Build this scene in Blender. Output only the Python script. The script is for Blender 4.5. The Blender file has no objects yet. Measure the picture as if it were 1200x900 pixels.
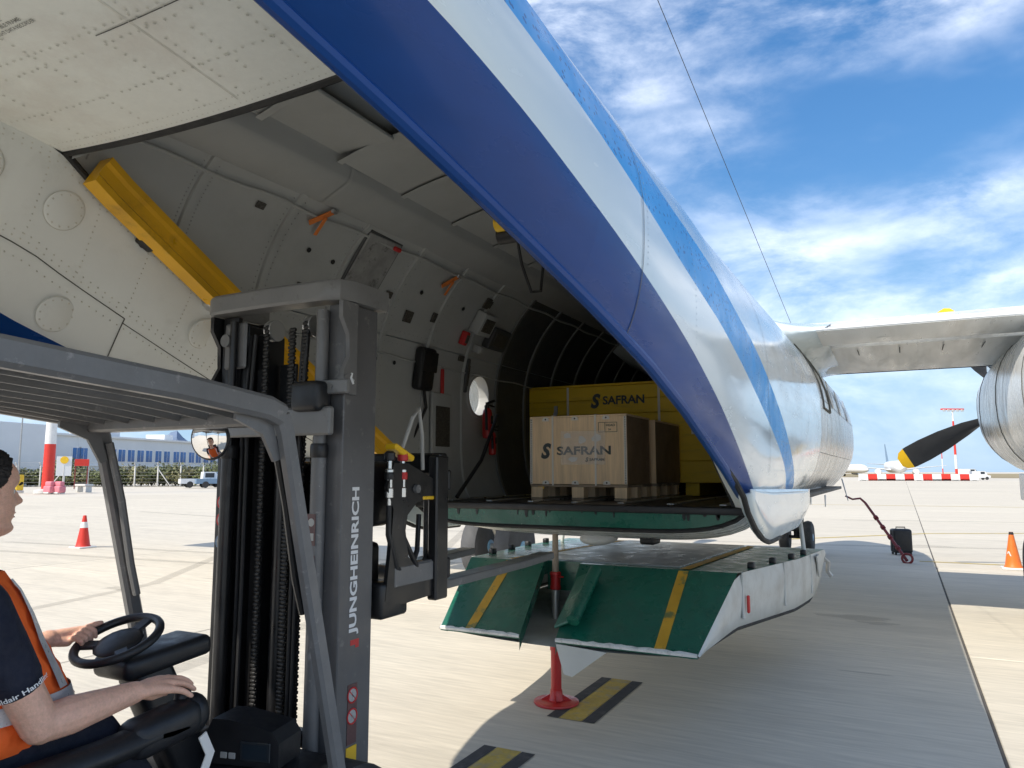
import bpy, bmesh, math, random
from mathutils import Vector, Matrix
R = math.radians
random.seed(7)
scene = bpy.context.scene
col = scene.collection

# ------------------------------------------------------------------ camera, sky, sun, exposure
CZ = 1.74
cam_data = bpy.data.cameras.new('camera'); cam = bpy.data.objects.new('camera', cam_data); col.objects.link(cam)
cam_data.sensor_width = 36.0; cam_data.lens = 26.19; cam_data.clip_start = 0.05; cam_data.clip_end = 20000
cam.location = (0, 0, CZ); cam.rotation_euler = (R(90 + 6.73), 0, R(27.5))
scene.camera = cam
scene.view_settings.view_transform = 'Standard'; scene.view_settings.look = 'None'
scene.view_settings.gamma = 1; scene.view_settings.use_curve_mapping = False
scene.view_settings.exposure = 1.38
SUN = Vector((-0.445, -0.95, 1.0)).normalized()
world = bpy.data.worlds.new('World'); scene.world = world; world.use_nodes = True
CLOUD_OFF = (0.0, 0.0, 0.15)
def make_world():
    nt = world.node_tree; N = nt.nodes; L = nt.links
    for n in list(N): N.remove(n)
    out = N.new('ShaderNodeOutputWorld'); bg = N.new('ShaderNodeBackground')
    sky = N.new('ShaderNodeTexSky'); sky.sky_type = 'NISHITA'; sky.sun_disc = False
    sky.sun_elevation = math.asin(SUN.z); sky.sun_rotation = math.atan2(SUN.x, SUN.y)
    sky.air_density = 1.0; sky.dust_density = 0.6; sky.ozone_density = 1.6; sky.altitude = 0
    tc = N.new('ShaderNodeTexCoord'); sep = N.new('ShaderNodeSeparateXYZ'); L.new(tc.outputs['Generated'], sep.inputs[0])
    zc = N.new('ShaderNodeMath'); zc.operation = 'MAXIMUM'; zc.inputs[1].default_value = 0.0; L.new(sep.outputs['Z'], zc.inputs[0])
    def layer(scale, sz, rot, detail, rough, lo, hi, off, dist):
        mp = N.new('ShaderNodeMapping'); mp.inputs['Scale'].default_value = (1, 1, sz); mp.inputs['Rotation'].default_value = rot; mp.inputs['Location'].default_value = off
        L.new(tc.outputs['Generated'], mp.inputs[0])
        nz = N.new('ShaderNodeTexNoise'); nz.inputs['Scale'].default_value = scale; nz.inputs['Detail'].default_value = detail; nz.inputs['Roughness'].default_value = rough; nz.inputs['Distortion'].default_value = dist
        L.new(mp.outputs[0], nz.inputs['Vector'])
        mr = N.new('ShaderNodeMapRange'); mr.interpolation_type = 'SMOOTHSTEP'; mr.inputs['From Min'].default_value = lo; mr.inputs['From Max'].default_value = hi
        L.new(nz.outputs['Fac'], mr.inputs['Value']); return mr.outputs[0]
    a = layer(1.9, 2.6, (R(14), R(10), 0), 5, .5, .37, .68, CLOUD_OFF, .15)
    b = layer(5.0, 2.2, (R(18), R(12), 0), 12, .62, .30, .76, (3.1, 1.7, .4), .22)
    mul = N.new('ShaderNodeMath'); mul.operation = 'MULTIPLY'; L.new(a, mul.inputs[0]); L.new(b, mul.inputs[1])
    sc = N.new('ShaderNodeMath'); sc.operation = 'MULTIPLY'; sc.inputs[1].default_value = 1.25; sc.use_clamp = True; L.new(mul.outputs[0], sc.inputs[0])
    hz = N.new('ShaderNodeMapRange'); hz.inputs['From Min'].default_value = 0.0; hz.inputs['From Max'].default_value = 0.16; hz.inputs['To Min'].default_value = 0.12; hz.inputs['To Max'].default_value = 0.88; L.new(zc.outputs[0], hz.inputs['Value'])
    m2 = N.new('ShaderNodeMath'); m2.operation = 'MULTIPLY'; L.new(sc.outputs[0], m2.inputs[0]); L.new(hz.outputs[0], m2.inputs[1])
    lum = N.new('ShaderNodeRGBToBW'); L.new(sky.outputs[0], lum.inputs[0])
    lk = N.new('ShaderNodeMath'); lk.operation = 'MULTIPLY_ADD'; lk.inputs[1].default_value = 0.20; lk.inputs[2].default_value = 1.0; L.new(lum.outputs[0], lk.inputs[0])
    li = N.new('ShaderNodeMath'); li.operation = 'DIVIDE'; li.inputs[0].default_value = 0.68; L.new(lk.outputs[0], li.inputs[1])
    ls = N.new('ShaderNodeVectorMath'); ls.operation = 'SCALE'; L.new(sky.outputs[0], ls.inputs[0]); L.new(li.outputs[0], ls.inputs['Scale'])
    hs = N.new('ShaderNodeHueSaturation'); hs.inputs['Saturation'].default_value = 1.30; L.new(ls.outputs[0], hs.inputs['Color'])
    mix = N.new('ShaderNodeMix'); mix.data_type = 'RGBA'; pw = N.new('ShaderNodeMath'); pw.operation = 'POWER'; pw.inputs[1].default_value = 1.0; L.new(m2.outputs[0], pw.inputs[0]); L.new(pw.outputs[0], mix.inputs['Factor'])
    hf = N.new('ShaderNodeMapRange'); hf.interpolation_type = 'SMOOTHSTEP'; hf.inputs['From Min'].default_value = 0.0; hf.inputs['From Max'].default_value = 0.30; hf.inputs['To Min'].default_value = 0.85; hf.inputs['To Max'].default_value = 0.0; L.new(zc.outputs[0], hf.inputs['Value'])
    hm = N.new('ShaderNodeMix'); hm.data_type = 'RGBA'; L.new(hf.outputs[0], hm.inputs['Factor']); L.new(hs.outputs[0], hm.inputs['A']); hm.inputs['B'].default_value = (1.15, 1.8, 2.6, 1)
    L.new(hm.outputs['Result'], mix.inputs['A']); mix.inputs['B'].default_value = (4.6, 4.75, 5.05, 1)
    L.new(mix.outputs['Result'], bg.inputs['Color']); bg.inputs['Strength'].default_value = 0.15
    L.new(bg.outputs[0], out.inputs[0])
make_world()
sd = bpy.data.lights.new('sun', 'SUN'); sd.energy = 2.0; sd.angle = R(0.5); sd.color = (1.0, 0.93, 0.82)
sun = bpy.data.objects.new('sun', sd); col.objects.link(sun); sun.rotation_euler = SUN.to_track_quat('Z', 'Y').to_euler(); sun.location = (-20, -40, 45)

# ------------------------------------------------------------------ materials
M = {}
def mat(name, c, rough=0.5, metal=0.0, var=0.10, vs=2.5, bump=0.0, bs=60.0, stretch=(1, 1, 1), fine=0.0, fs=40.0, coat=0.0, spec=0.5, rvar=0.12, trans=0.0, emit=0.0, rnd=0.0, alpha=1.0, dirt=None, dscale=1.2, dlo=0.52, dhi=0.75, damt=0.6, subs=0.0, wave=0.0, wvs=1.5, spots=None):
    m = bpy.data.materials.new(name); m.use_nodes = True; nt = m.node_tree; N = nt.nodes; L = nt.links
    p = N['Principled BSDF']
    p.inputs['Roughness'].default_value = rough; p.inputs['Metallic'].default_value = metal
    p.inputs['Specular IOR Level'].default_value = spec
    if coat: p.inputs['Coat Weight'].default_value = coat; p.inputs['Coat Roughness'].default_value = 0.08
    if trans: p.inputs['Transmission Weight'].default_value = trans
    if subs: p.inputs['Subsurface Weight'].default_value = subs; p.inputs['Subsurface Radius'].default_value = (.02, .008, .004)
    if emit: p.inputs['Emission Color'].default_value = (*c, 1); p.inputs['Emission Strength'].default_value = emit
    tc = N.new('ShaderNodeTexCoord'); mp = N.new('ShaderNodeMapping'); mp.inputs['Scale'].default_value = stretch
    L.new(tc.outputs['Object'], mp.inputs[0])
    cur = None
    def noise(scale, detail=5, rough_=.6):
        n = N.new('ShaderNodeTexNoise'); n.inputs['Scale'].default_value = scale; n.inputs['Detail'].default_value = detail; n.inputs['Roughness'].default_value = rough_
        L.new(mp.outputs[0], n.inputs['Vector']); return n.outputs['Fac']
    base = N.new('ShaderNodeRGB'); base.outputs[0].default_value = (*c, 1); cur = base.outputs[0]
    n1 = noise(vs)
    def bright(fac, amt, cin):
        mr = N.new('ShaderNodeMapRange'); mr.inputs['From Min'].default_value = .3; mr.inputs['From Max'].default_value = .7; mr.inputs['To Min'].default_value = 1 - amt; mr.inputs['To Max'].default_value = 1 + amt
        L.new(fac, mr.inputs['Value']); mx = N.new('ShaderNodeVectorMath'); mx.operation = 'SCALE'; L.new(cin, mx.inputs[0]); L.new(mr.outputs[0], mx.inputs['Scale']); return mx.outputs[0]
    if var: cur = bright(n1, var, cur)
    if fine: cur = bright(noise(fs, 4), fine, cur)
    if rnd:
        oi = N.new('ShaderNodeObjectInfo'); mr = N.new('ShaderNodeMapRange'); mr.inputs['To Min'].default_value = 1 - rnd; mr.inputs['To Max'].default_value = 1 + rnd
        L.new(oi.outputs['Random'], mr.inputs['Value']); mx = N.new('ShaderNodeVectorMath'); mx.operation = 'SCALE'; L.new(cur, mx.inputs[0]); L.new(mr.outputs[0], mx.inputs['Scale']); cur = mx.outputs[0]
    if dirt:
        mr = N.new('ShaderNodeMapRange'); mr.inputs['From Min'].default_value = dlo; mr.inputs['From Max'].default_value = dhi; mr.inputs['To Max'].default_value = damt
        L.new(noise(dscale, 9, .68), mr.inputs['Value']); mx = N.new('ShaderNodeMix'); mx.data_type = 'RGBA'; L.new(mr.outputs[0], mx.inputs['Factor']); L.new(cur, mx.inputs['A']); mx.inputs['B'].default_value = (*dirt, 1); cur = mx.outputs['Result']
    if spots:   # (colour, scale, radius, share of cells that carry a spot)
        vo = N.new('ShaderNodeTexVoronoi'); vo.inputs['Scale'].default_value = spots[1]; L.new(mp.outputs[0], vo.inputs['Vector'])
        lt = N.new('ShaderNodeMath'); lt.operation = 'LESS_THAN'; lt.inputs[1].default_value = spots[2]; L.new(vo.outputs['Distance'], lt.inputs[0])
        sx = N.new('ShaderNodeSeparateColor'); L.new(vo.outputs['Color'], sx.inputs[0]); l2 = N.new('ShaderNodeMath'); l2.operation = 'LESS_THAN'; l2.inputs[1].default_value = spots[3]; L.new(sx.outputs[0], l2.inputs[0])
        an = N.new('ShaderNodeMath'); an.operation = 'MULTIPLY'; L.new(lt.outputs[0], an.inputs[0]); L.new(l2.outputs[0], an.inputs[1])
        ms = N.new('ShaderNodeMix'); ms.data_type = 'RGBA'; L.new(an.outputs[0], ms.inputs['Factor']); L.new(cur, ms.inputs['A']); ms.inputs['B'].default_value = (*spots[0], 1); cur = ms.outputs['Result']
    L.new(cur, p.inputs['Base Color'])
    if rvar:
        mr = N.new('ShaderNodeMapRange'); mr.inputs['From Min'].default_value = .3; mr.inputs['From Max'].default_value = .7
        mr.inputs['To Min'].default_value = max(.02, rough - rvar); mr.inputs['To Max'].default_value = min(1, rough + rvar); L.new(noise(vs * 2.3 + 1), mr.inputs['Value']); L.new(mr.outputs[0], p.inputs['Roughness'])
    nrm = None
    if wave:
        b0 = N.new('ShaderNodeBump'); b0.inputs['Strength'].default_value = 1.0; b0.inputs['Distance'].default_value = wave; L.new(noise(wvs, 2, .4), b0.inputs['Height']); nrm = b0.outputs[0]
    if bump:
        b = N.new('ShaderNodeBump'); b.inputs['Strength'].default_value = 1.0; b.inputs['Distance'].default_value = bump; L.new(noise(bs, 3), b.inputs['Height'])
        if nrm: L.new(nrm, b.inputs['Normal'])
        nrm = b.outputs[0]
    if nrm: L.new(nrm, p.inputs['Normal'])
    if alpha < 1: p.inputs['Alpha'].default_value = alpha
    M[name] = m; return m

mat('concrete', (.585, .53, .43), .85, var=.08, vs=.6, fine=.12, fs=7.5, stretch=(.30, 3.2, 1), bump=.002, bs=30, rnd=.035, dirt=(.40, .355, .29), dscale=.9, dlo=.54, dhi=.80, damt=.5, spots=((.42, .375, .30), 1.3, .09, .30))
mat('tyre_mark', (.14, .125, .11), .9, var=.3, vs=3, alpha=.15)
mat('oil_stain', (.16, .145, .125), .8, var=.3, vs=6, alpha=.16)
mat('sealant', (.10, .09, .08), .9, var=.2)
mat('concrete_far', (.58, .53, .44), .9, var=.08, vs=.02)
mat('soil', (.30, .24, .13), .95, var=.25, vs=.05)
mat('marking_yellow', (.50, .36, .07), .75, var=.15, vs=6, fine=.1, dirt=(.35, .30, .2), dscale=9, damt=.8, dlo=.5, dhi=.62)
mat('marking_black', (.045, .045, .048), .8, var=.2, vs=6, dirt=(.2, .18, .16), dscale=8, damt=.5, dlo=.55, dhi=.7)
mat('air_blue', (.006, .052, .225), .30, var=.10, vs=1.2, stretch=(1, .35, 1.6), spec=.28, coat=.10, wave=.006, wvs=2.2, fine=.05, fs=9, dirt=(.05, .08, .22), dscale=1.1, dlo=.6, dhi=.9, damt=.2)
mat('air_white', (.66, .74, .76), .20, var=.05, vs=1.5, stretch=(1, .4, 1.5), coat=.5, wave=.006, wvs=2.2, dirt=(.50, .54, .54), dscale=1.6, dlo=.55, dhi=.85, damt=.4, spots=((.74, .80, .80), 14, .10, .10))
mat('air_light_blue', (.03, .33, .74), .34, var=.08, vs=2, wave=.006, wvs=2.2, spots=((.012, .12, .36), 46, .34, .36))
mat('air_silver', (.74, .75, .74), .28, metal=.25, var=.08, vs=1.5, stretch=(.6, 2.0, .6), wave=.012, wvs=1.4, bump=.0012, bs=25, dirt=(.35, .33, .29), dscale=2.0, dlo=.55, dhi=.8, damt=.35)
mat('wing_metal', (.78, .78, .75), .36, metal=.12, var=.10, vs=.8, stretch=(2.5, .35, 1), wave=.006, wvs=1.2, dirt=(.40, .37, .32), dscale=1.3, dlo=.5, dhi=.8, damt=.6)
mat('wing_white', (.72, .73, .72), .35, var=.06, vs=1)
mat('cream_skin', (.86, .87, .80), .42, var=.05, vs=1.3, dirt=(.58, .50, .42), dscale=1.9, dlo=.50, dhi=.80, damt=.55, bump=.0012, bs=8, fine=.02)
mat('grey_skin', (.80, .82, .78), .45, var=.05, vs=1.6, dirt=(.50, .49, .44), dscale=3.0, dlo=.54, dhi=.82, damt=.5, bump=.001, bs=10)
mat('rivet', (.66, .65, .58), .5, var=.2, vs=8)
mat('rivet_grey', (.30, .30, .29), .5, var=.2)
mat('stencil', (.22, .22, .20), .6)
mat('seam', (.10, .10, .09), .8)
mat('lining', (.43, .44, .425), .5, var=.06, vs=1.8, bump=.001, bs=14, dirt=(.32, .32, .30), dscale=2.2, dlo=.52, dhi=.8, damt=.5)
mat('frame_shaded', (.17, .175, .17), .5, var=.1)  # frame colour darkened to paint in the shade of the deep hold
mat('lining_dark', (.075, .077, .078), .55, var=.1, vs=2)  # on deep panels the hold's shade put into colour; also plain dark fittings
mat('duct', (.40, .41, .40), .5, var=.08, vs=2, dirt=(.34, .34, .325), dscale=2, dlo=.5, dhi=.8, damt=.6)
mat('rail_yellow', (.78, .42, .012), .38, var=.10, vs=3, coat=.2, dirt=(.28, .13, .02), dscale=4, dlo=.55, dhi=.75, damt=.6)
mat('rubber', (.018, .018, .018), .7, var=.2, vs=6)
mat('tyre', (.035, .035, .036), .75, var=.2, vs=4, dirt=(.12, .11, .10), dscale=4)
mat('tyre_grey', (.075, .078, .085), .75, var=.15, vs=3)
mat('hub', (.20, .42, .62), .4, var=.1)
mat('steel', (.52, .52, .51), .35, metal=.7, var=.1)
mat('floor_dark', (.028, .028, .028), .55, var=.3, vs=3)
mat('ramp_green', (.009, .115, .074), .33, var=.14, vs=2.5, fine=.10, fs=18, coat=.25, bump=.0015, bs=70, dirt=(.02, .075, .055), dscale=2.4, dlo=.5, dhi=.75, damt=.7, rvar=.2, spots=((.34, .38, .35), 30, .07, .10))
mat('ramp_stripe', (.60, .33, .03), .5, var=.15, vs=5, dirt=(.10, .16, .07), dscale=9, dlo=.56, dhi=.64, damt=.85)
mat('ramp_side', (.55, .56, .53), .5, metal=.15, var=.08, vs=2, dirt=(.30, .27, .22), dscale=2.6, dlo=.48, dhi=.72, damt=.6, bump=.002, bs=9)
mat('chipped_white', (.72, .72, .68), .5, var=.15, vs=12, dirt=(.25, .24, .22), dscale=14, damt=.8)
mat('black_paint', (.014, .014, .015), .45, var=.2, vs=4)
mat('mast_black', (.010, .010, .011), .38, var=.25, vs=5, coat=.1)
mat('mast_grey', (.105, .105, .107), .42, var=.12, vs=3, coat=.1, dirt=(.25, .245, .235), dscale=16, dlo=.60, dhi=.68, damt=.45, bump=.0006, bs=120)
mat('truck_grey', (.15, .15, .15), .42, var=.12, vs=3, fine=.05, fs=30, coat=.12, dirt=(.36, .35, .33), dscale=16, dlo=.60, dhi=.68, damt=.5, bump=.0006, bs=120, spots=((.34, .335, .32), 34, .06, .10))
mat('truck_grey_light', (.19, .19, .187), .45, var=.12, vs=3, coat=.1, dirt=(.12, .115, .11), dscale=14, dlo=.58, dhi=.68, damt=.5)
mat('plastic_black', (.013, .014, .017), .42, var=.15, vs=8, bump=.0006, bs=260)
mat('seat_vinyl', (.016, .017, .020), .5, var=.2, vs=5, bump=.001, bs=90)
mat('white_print', (.78, .78, .78), .5, var=.03)
mat('red_print', (.55, .03, .03), .5, var=.05)
mat('sticker_dark', (.10, .045, .045), .4, var=.2, vs=20)
mat('chrome', (.62, .62, .60), .16, metal=.95, var=.05)
mat('mirror', (.90, .90, .90), .03, metal=1.0, var=0, rvar=0)
mat('screen', (.03, .035, .04), .12, var=.1)
mat('panel_light', (.42, .42, .40), .55, var=.06, dirt=(.3, .28, .25), dscale=5)
mat('red_paint', (.52, .018, .018), .42, var=.12, vs=4, coat=.2, dirt=(.2, .03, .02), dscale=5, damt=.5)
mat('dark_red', (.17, .018, .022), .5, var=.15, vs=4)
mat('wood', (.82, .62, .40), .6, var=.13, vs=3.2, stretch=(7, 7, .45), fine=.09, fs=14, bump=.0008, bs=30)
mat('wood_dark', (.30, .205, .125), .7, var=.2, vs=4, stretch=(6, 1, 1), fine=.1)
mat('wood_grey', (.33, .26, .19), .7, var=.2, vs=4, fine=.12)
mat('crate_yellow', (.80, .54, .02), .5, var=.08, vs=2, stretch=(1, 1, 5), dirt=(.32, .22, .04), dscale=3, damt=.5)
mat('logo_dark', (.04, .055, .06), .5, var=.1)
mat('strap_white', (.74, .72, .68), .45, var=.05)
mat('film', (.85, .85, .85), .18, var=.02, alpha=.28, bump=.004, bs=14)
mat('paper', (.78, .78, .76), .6, var=.06, vs=20)
mat('orange_strap', (.70, .20, .04), .6, var=.15)
mat('skin', (.80, .47, .34), .46, var=.10, vs=22, fine=.09, fs=120, bump=.0016, bs=220, subs=.12)
mat('lips', (.45, .19, .15), .45, var=.05)
mat('hair', (.016, .012, .010), .6, var=.3, vs=60, bump=.003, bs=120)
mat('navy_cloth', (.010, .013, .028), .85, var=.15, vs=12, bump=.0015, bs=160, wave=.03, wvs=10)
mat('vest_orange', (.95, .15, .02), .75, var=.06, vs=9, bump=.001, bs=200, wave=.03, wvs=12)
mat('reflective', (.55, .55, .56), .35, metal=.3, var=.1, vs=30, bump=.001, bs=150)
mat('eye_white', (.75, .73, .70), .3, var=.02)
mat('nail', (.62, .38, .30), .35, var=.04)
mat('cone_red', (.62, .035, .02), .5, var=.08)
mat('cone_orange', (.75, .17, .02), .5, var=.1, dirt=(.3, .1, .03), dscale=6, damt=.5)
mat('white_paint', (.74, .74, .72), .5, var=.06, dirt=(.5, .48, .44), dscale=3, damt=.5)
mat('facade', (.64, .66, .67), .6, var=.05, vs=.15)
mat('facade_light', (.72, .73, .73), .6, var=.05, vs=.2)
mat('win_blue', (.03, .13, .36), .22, var=.2, vs=.7)
mat('pink', (.62, .20, .24), .6, var=.1)
mat('leaf', (.12, .14, .055), .7, var=.3, vs=1.2, rnd=.25)
mat('leaf_pale', (.24, .23, .11), .75, var=.3, vs=1.2, rnd=.2)
mat('bark', (.10, .08, .06), .9, var=.2)
mat('post', (.60, .59, .56), .7, var=.1)
mat('wire', (.35, .36, .36), .5, metal=.5)
mat('hill', (.15, .20, .29), .95, var=.15, vs=.003)  # distance haze painted in as a bluish base colour
mat('glass', (.9, .95, 1.0), .05, var=0, rvar=0, alpha=.22)
mat('vehicle_blue', (.16, .25, .36), .4, var=.1)
mat('vehicle_white', (.70, .71, .72), .35, var=.05)
mat('car_glass', (.02, .03, .04), .1, var=0)
mat('propeller', (.030, .032, .036), .42, var=.15, vs=5)
mat('tip_yellow', (.85, .52, .02), .4, var=.05)
mat('sign_yellow', (.72, .50, .03), .5)
mat('case_black', (.012, .012, .013), .5, var=.2, vs=10, bump=.001, bs=60)
mat('chain_steel', (.030, .029, .028), .45, metal=.4, var=.2, vs=8)
mat('hose', (.016, .016, .017), .5, var=.2)
mat('placard', (.07, .065, .055), .5, var=.5, vs=60, fine=.4, fs=120)
mat('worn_panel', (.30, .30, .29), .55, var=.2, vs=9, dirt=(.08, .08, .075), dscale=14, dlo=.55, dhi=.66, damt=.8)

# ------------------------------------------------------------------ mesh helpers
ORG = {}
def V(*a): return Vector(a)
def frame(z):
    z = Vector(z).normalized(); a = Vector((0, 0, 1)) if abs(z.z) < .9 else Vector((0, 1, 0))
    x = a.cross(z).normalized(); return x, z.cross(x), z
class MB:
    def __init__(s): s.v = []; s.f = []; s.m = []
    def add(s, vs, fs, m=0):
        o = len(s.v); s.v += [Vector(p) for p in vs]; s.f += [tuple(i + o for i in f) for f in fs]; s.m += [m] * len(fs); return s
    def box(s, c, d, rot=None, b=0.0, m=0):
        hx, hy, hz = d[0] / 2, d[1] / 2, d[2] / 2; c = Vector(c); b = min(b, .45 * min(d))
        def T(p):
            p = Vector(p); 
            if rot is not None: p = rot @ p
            return p + c
        if b <= 0:
            vs = [T((x * hx, y * hy, z * hz)) for x in (-1, 1) for y in (-1, 1) for z in (-1, 1)]
            return s.add(vs, [(0, 1, 3, 2), (4, 6, 7, 5), (0, 4, 5, 1), (2, 3, 7, 6), (0, 2, 6, 4), (1, 5, 7, 3)], m)
        if b >= .012:
            bm = bmesh.new(); bmesh.ops.create_cube(bm, size=1.0)
            for q in bm.verts: q.co = Vector((q.co.x * d[0], q.co.y * d[1], q.co.z * d[2]))
            bmesh.ops.bevel(bm, geom=bm.edges[:], offset=b, segments=3, profile=.5, affect='EDGES')
            bm.verts.index_update(); vs = [T(q.co) for q in bm.verts]; fs = [tuple(q.index for q in f.verts) for f in bm.faces]; bm.free()
            return s.add(vs, fs, m)
        vs = []; idx = {}
        for x in (-1, 1):
            for y in (-1, 1):
                for z in (-1, 1):
                    for a in range(3):
                        q = [x * (hx - b), y * (hy - b), z * (hz - b)]; q[a] = (x * hx, y * hy, z * hz)[a]
                        idx[(x, y, z, a)] = len(vs); vs.append(T(q))
        fs = []
        for a in range(3):
            o1, o2 = [k for k in range(3) if k != a]
            for sg in (-1, 1):
                f = []
                for (u, w) in ((-1, -1), (1, -1), (1, 1), (-1, 1)):
                    k = [0, 0, 0]; k[a] = sg; k[o1] = u; k[o2] = w; f.append(idx[(*k, a)])
                if (sg > 0) == (a == 1): f.reverse()
                fs.append(tuple(f))
        for a in range(3):
            o1, o2 = [k for k in range(3) if k != a]
            for u in (-1, 1):
                for w in (-1, 1):
                    k0 = [0, 0, 0]; k0[a] = -1; k0[o1] = u; k0[o2] = w; k1 = list(k0); k1[a] = 1
                    f = [idx[(*k0, o1)], idx[(*k1, o1)], idx[(*k1, o2)], idx[(*k0, o2)]]; fs.append(tuple(f))
        for x in (-1, 1):
            for y in (-1, 1):
                for z in (-1, 1): fs.append(tuple(idx[(x, y, z, a)] for a in range(3)))
        return s.add(vs, fs, m)
    def beam(s, p0, p1, w, h, up=(0, 0, 1), b=0.0, m=0):
        p0 = Vector(p0); p1 = Vector(p1); d = p1 - p0; y = d.normalized(); x = y.cross(Vector(up)).normalized(); z = x.cross(y)
        rot = Matrix((x, y, z)).transposed(); return s.box((p0 + p1) / 2, (w, d.length, h), rot, b, m)
    def cyl(s, p0, p1, r0, r1=None, n=14, caps=True, m=0):
        p0 = Vector(p0); p1 = Vector(p1); r1 = r0 if r1 is None else r1; x, y, z = frame(p1 - p0)
        vs = []
        for p, r in ((p0, r0), (p1, r1)):
            for i in range(n): a = 2 * math.pi * i / n; vs.append(p + x * (r * math.cos(a)) + y * (r * math.sin(a)))
        fs = [(i, (i + 1) % n, n + (i + 1) % n, n + i) for i in range(n)]
        if caps: fs += [tuple(range(n - 1, -1, -1)), tuple(range(n, 2 * n))]
        return s.add(vs, fs, m)
    def tube(s, pts, r, n=8, m=0, closed=False):
        pts = [Vector(p) for p in pts]; k = len(pts); rr = r if isinstance(r, (list, tuple)) else [r] * k
        rings = []; x = None
        for i, p in enumerate(pts):
            if closed: t = pts[(i + 1) % k] - pts[i - 1]
            else: t = pts[min(i + 1, k - 1)] - pts[max(i - 1, 0)]
            t.normalize()
            if x is None: x = frame(t)[0]
            x = (x - t * x.dot(t)).normalized(); y = t.cross(x)
            rings.append([p + x * (rr[i] * math.cos(2 * math.pi * j / n)) + y * (rr[i] * math.sin(2 * math.pi * j / n)) for j in range(n)])
        vs = [q for g in rings for q in g]; fs = []
        for i in range(k if closed else k - 1):
            o = i * n; q = ((i + 1) % k) * n
            fs += [(o + j, o + (j + 1) % n, q + (j + 1) % n, q + j) for j in range(n)]
        if not closed: fs += [tuple(range(n - 1, -1, -1)), tuple((k - 1) * n + j for j in range(n))]
        return s.add(vs, fs, m)
    def capsule(s, p0, p1, r0, r1=None, n=14, m=0):
        p0 = Vector(p0); p1 = Vector(p1); r1 = r0 if r1 is None else r1; d = (p1 - p0).normalized(); pts = []; rr = []
        for a in (89, 60, 30, 0): pts.append(p0 - d * r0 * math.sin(R(a))); rr.append(r0 * math.cos(R(a)))
        for a in (0, 30, 60, 89): pts.append(p1 + d * r1 * math.sin(R(a))); rr.append(r1 * math.cos(R(a)))
        return s.tube(pts, rr, n, m)
    def chain(s, pts, rr, n=14):
        for i in range(len(pts) - 1): s.capsule(pts[i], pts[i + 1], rr[i], rr[i + 1], n)
        return s
    def ell(s, c, rad, rot=None, n=16, k=10, m=0):
        c = Vector(c); vs = [];
        for i in range(k + 1):
            a = math.pi * (i + (.02 if i == 0 else -.02 if i == k else 0)) / k
            for j in range(n):
                b = 2 * math.pi * j / n; p = Vector((rad[0] * math.sin(a) * math.cos(b), rad[1] * math.sin(a) * math.sin(b), -rad[2] * math.cos(a)))
                if rot is not None: p = rot @ p
                vs.append(c + p)
        fs = [(i * n + j, i * n + (j + 1) % n, (i + 1) * n + (j + 1) % n, (i + 1) * n + j) for i in range(k) for j in range(n)]
        fs += [tuple(range(n - 1, -1, -1)), tuple(k * n + j for j in range(n))]
        return s.add(vs, fs, m)
    def lathe(s, prof, p0=(0, 0, 0), axis=(0, 0, 1), n=20, m=0, ms=None):
        p0 = Vector(p0); x, y, z = frame(axis); vs = []
        for r, h in prof:
            for j in range(n): a = 2 * math.pi * j / n; vs.append(p0 + z * h + x * (r * math.cos(a)) + y * (r * math.sin(a)))
        for i in range(len(prof) - 1):
            pass
        o = len(s.v); s.v += vs
        for i in range(len(prof) - 1):
            for j in range(n):
                s.f.append((o + i * n + j, o + i * n + (j + 1) % n, o + (i + 1) * n + (j + 1) % n, o + (i + 1) * n + j)); s.m.append(ms[i] if ms else m)
        if prof[0][0] > 1e-4: s.f.append(tuple(o + j for j in range(n - 1, -1, -1))); s.m.append(ms[0] if ms else m)
        if prof[-1][0] > 1e-4: s.f.append(tuple(o + (len(prof) - 1) * n + j for j in range(n))); s.m.append(ms[-1] if ms else m)
        return s
    def grid(s, rows, m=0, closed=False, rowm=None):
        n = len(rows[0]); vs = [p for r in rows for p in r]; o = len(s.v); s.v += [Vector(p) for p in vs]
        for i in range(len(rows) - 1):
            for j in range(n if closed else n - 1):
                a, b, c, d = i * n + j, i * n + (j + 1) % n, (i + 1) * n + (j + 1) % n, (i + 1) * n + j
                q = [o + a, o + b, o + c, o + d]
                ar = (s.v[q[2]] - s.v[q[0]]).cross(s.v[q[3]] - s.v[q[1]]).length
                if ar < 1e-7: continue
                s.f.append(tuple(q)); s.m.append(rowm[j] if rowm else m)
        return s
    def prism(s, poly, o, ux, uy, depth, m=0):
        o = Vector(o); ux = Vector(ux); uy = Vector(uy); nz = ux.cross(uy).normalized(); n = len(poly)
        a = [o + ux * p[0] + uy * p[1] for p in poly]; b = [p + nz * depth for p in a]
        fs = [tuple(range(n - 1, -1, -1)), tuple(range(n, 2 * n))] + [(i, (i + 1) % n, n + (i + 1) % n, n + i) for i in range(n)]
        return s.add(a + b, fs, m)
    def sweep(s, pts, prof, side=(1, 0, 0), m=0):
        pts = [Vector(p) for p in pts]; side = Vector(side); k = len(pts); n = len(prof); vs = []
        for i, p in enumerate(pts):
            ta = (pts[i] - pts[i - 1]).normalized() if i > 0 else None; tb = (pts[i + 1] - pts[i]).normalized() if i < k - 1 else None
            t = ((ta or tb) + (tb or ta)).normalized(); sc = 1.0
            if ta and tb: sc = 1 / max(.5, t.dot(ta))
            u = side.cross(t).normalized()
            for a, b in prof: vs.append(p + side * a + u * (b * sc))
        fs = [(i * n + j, i * n + (j + 1) % n, (i + 1) * n + (j + 1) % n, (i + 1) * n + j) for i in range(k - 1) for j in range(n)]
        fs += [tuple(range(n - 1, -1, -1)), tuple((k - 1) * n + j for j in range(n))]
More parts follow.
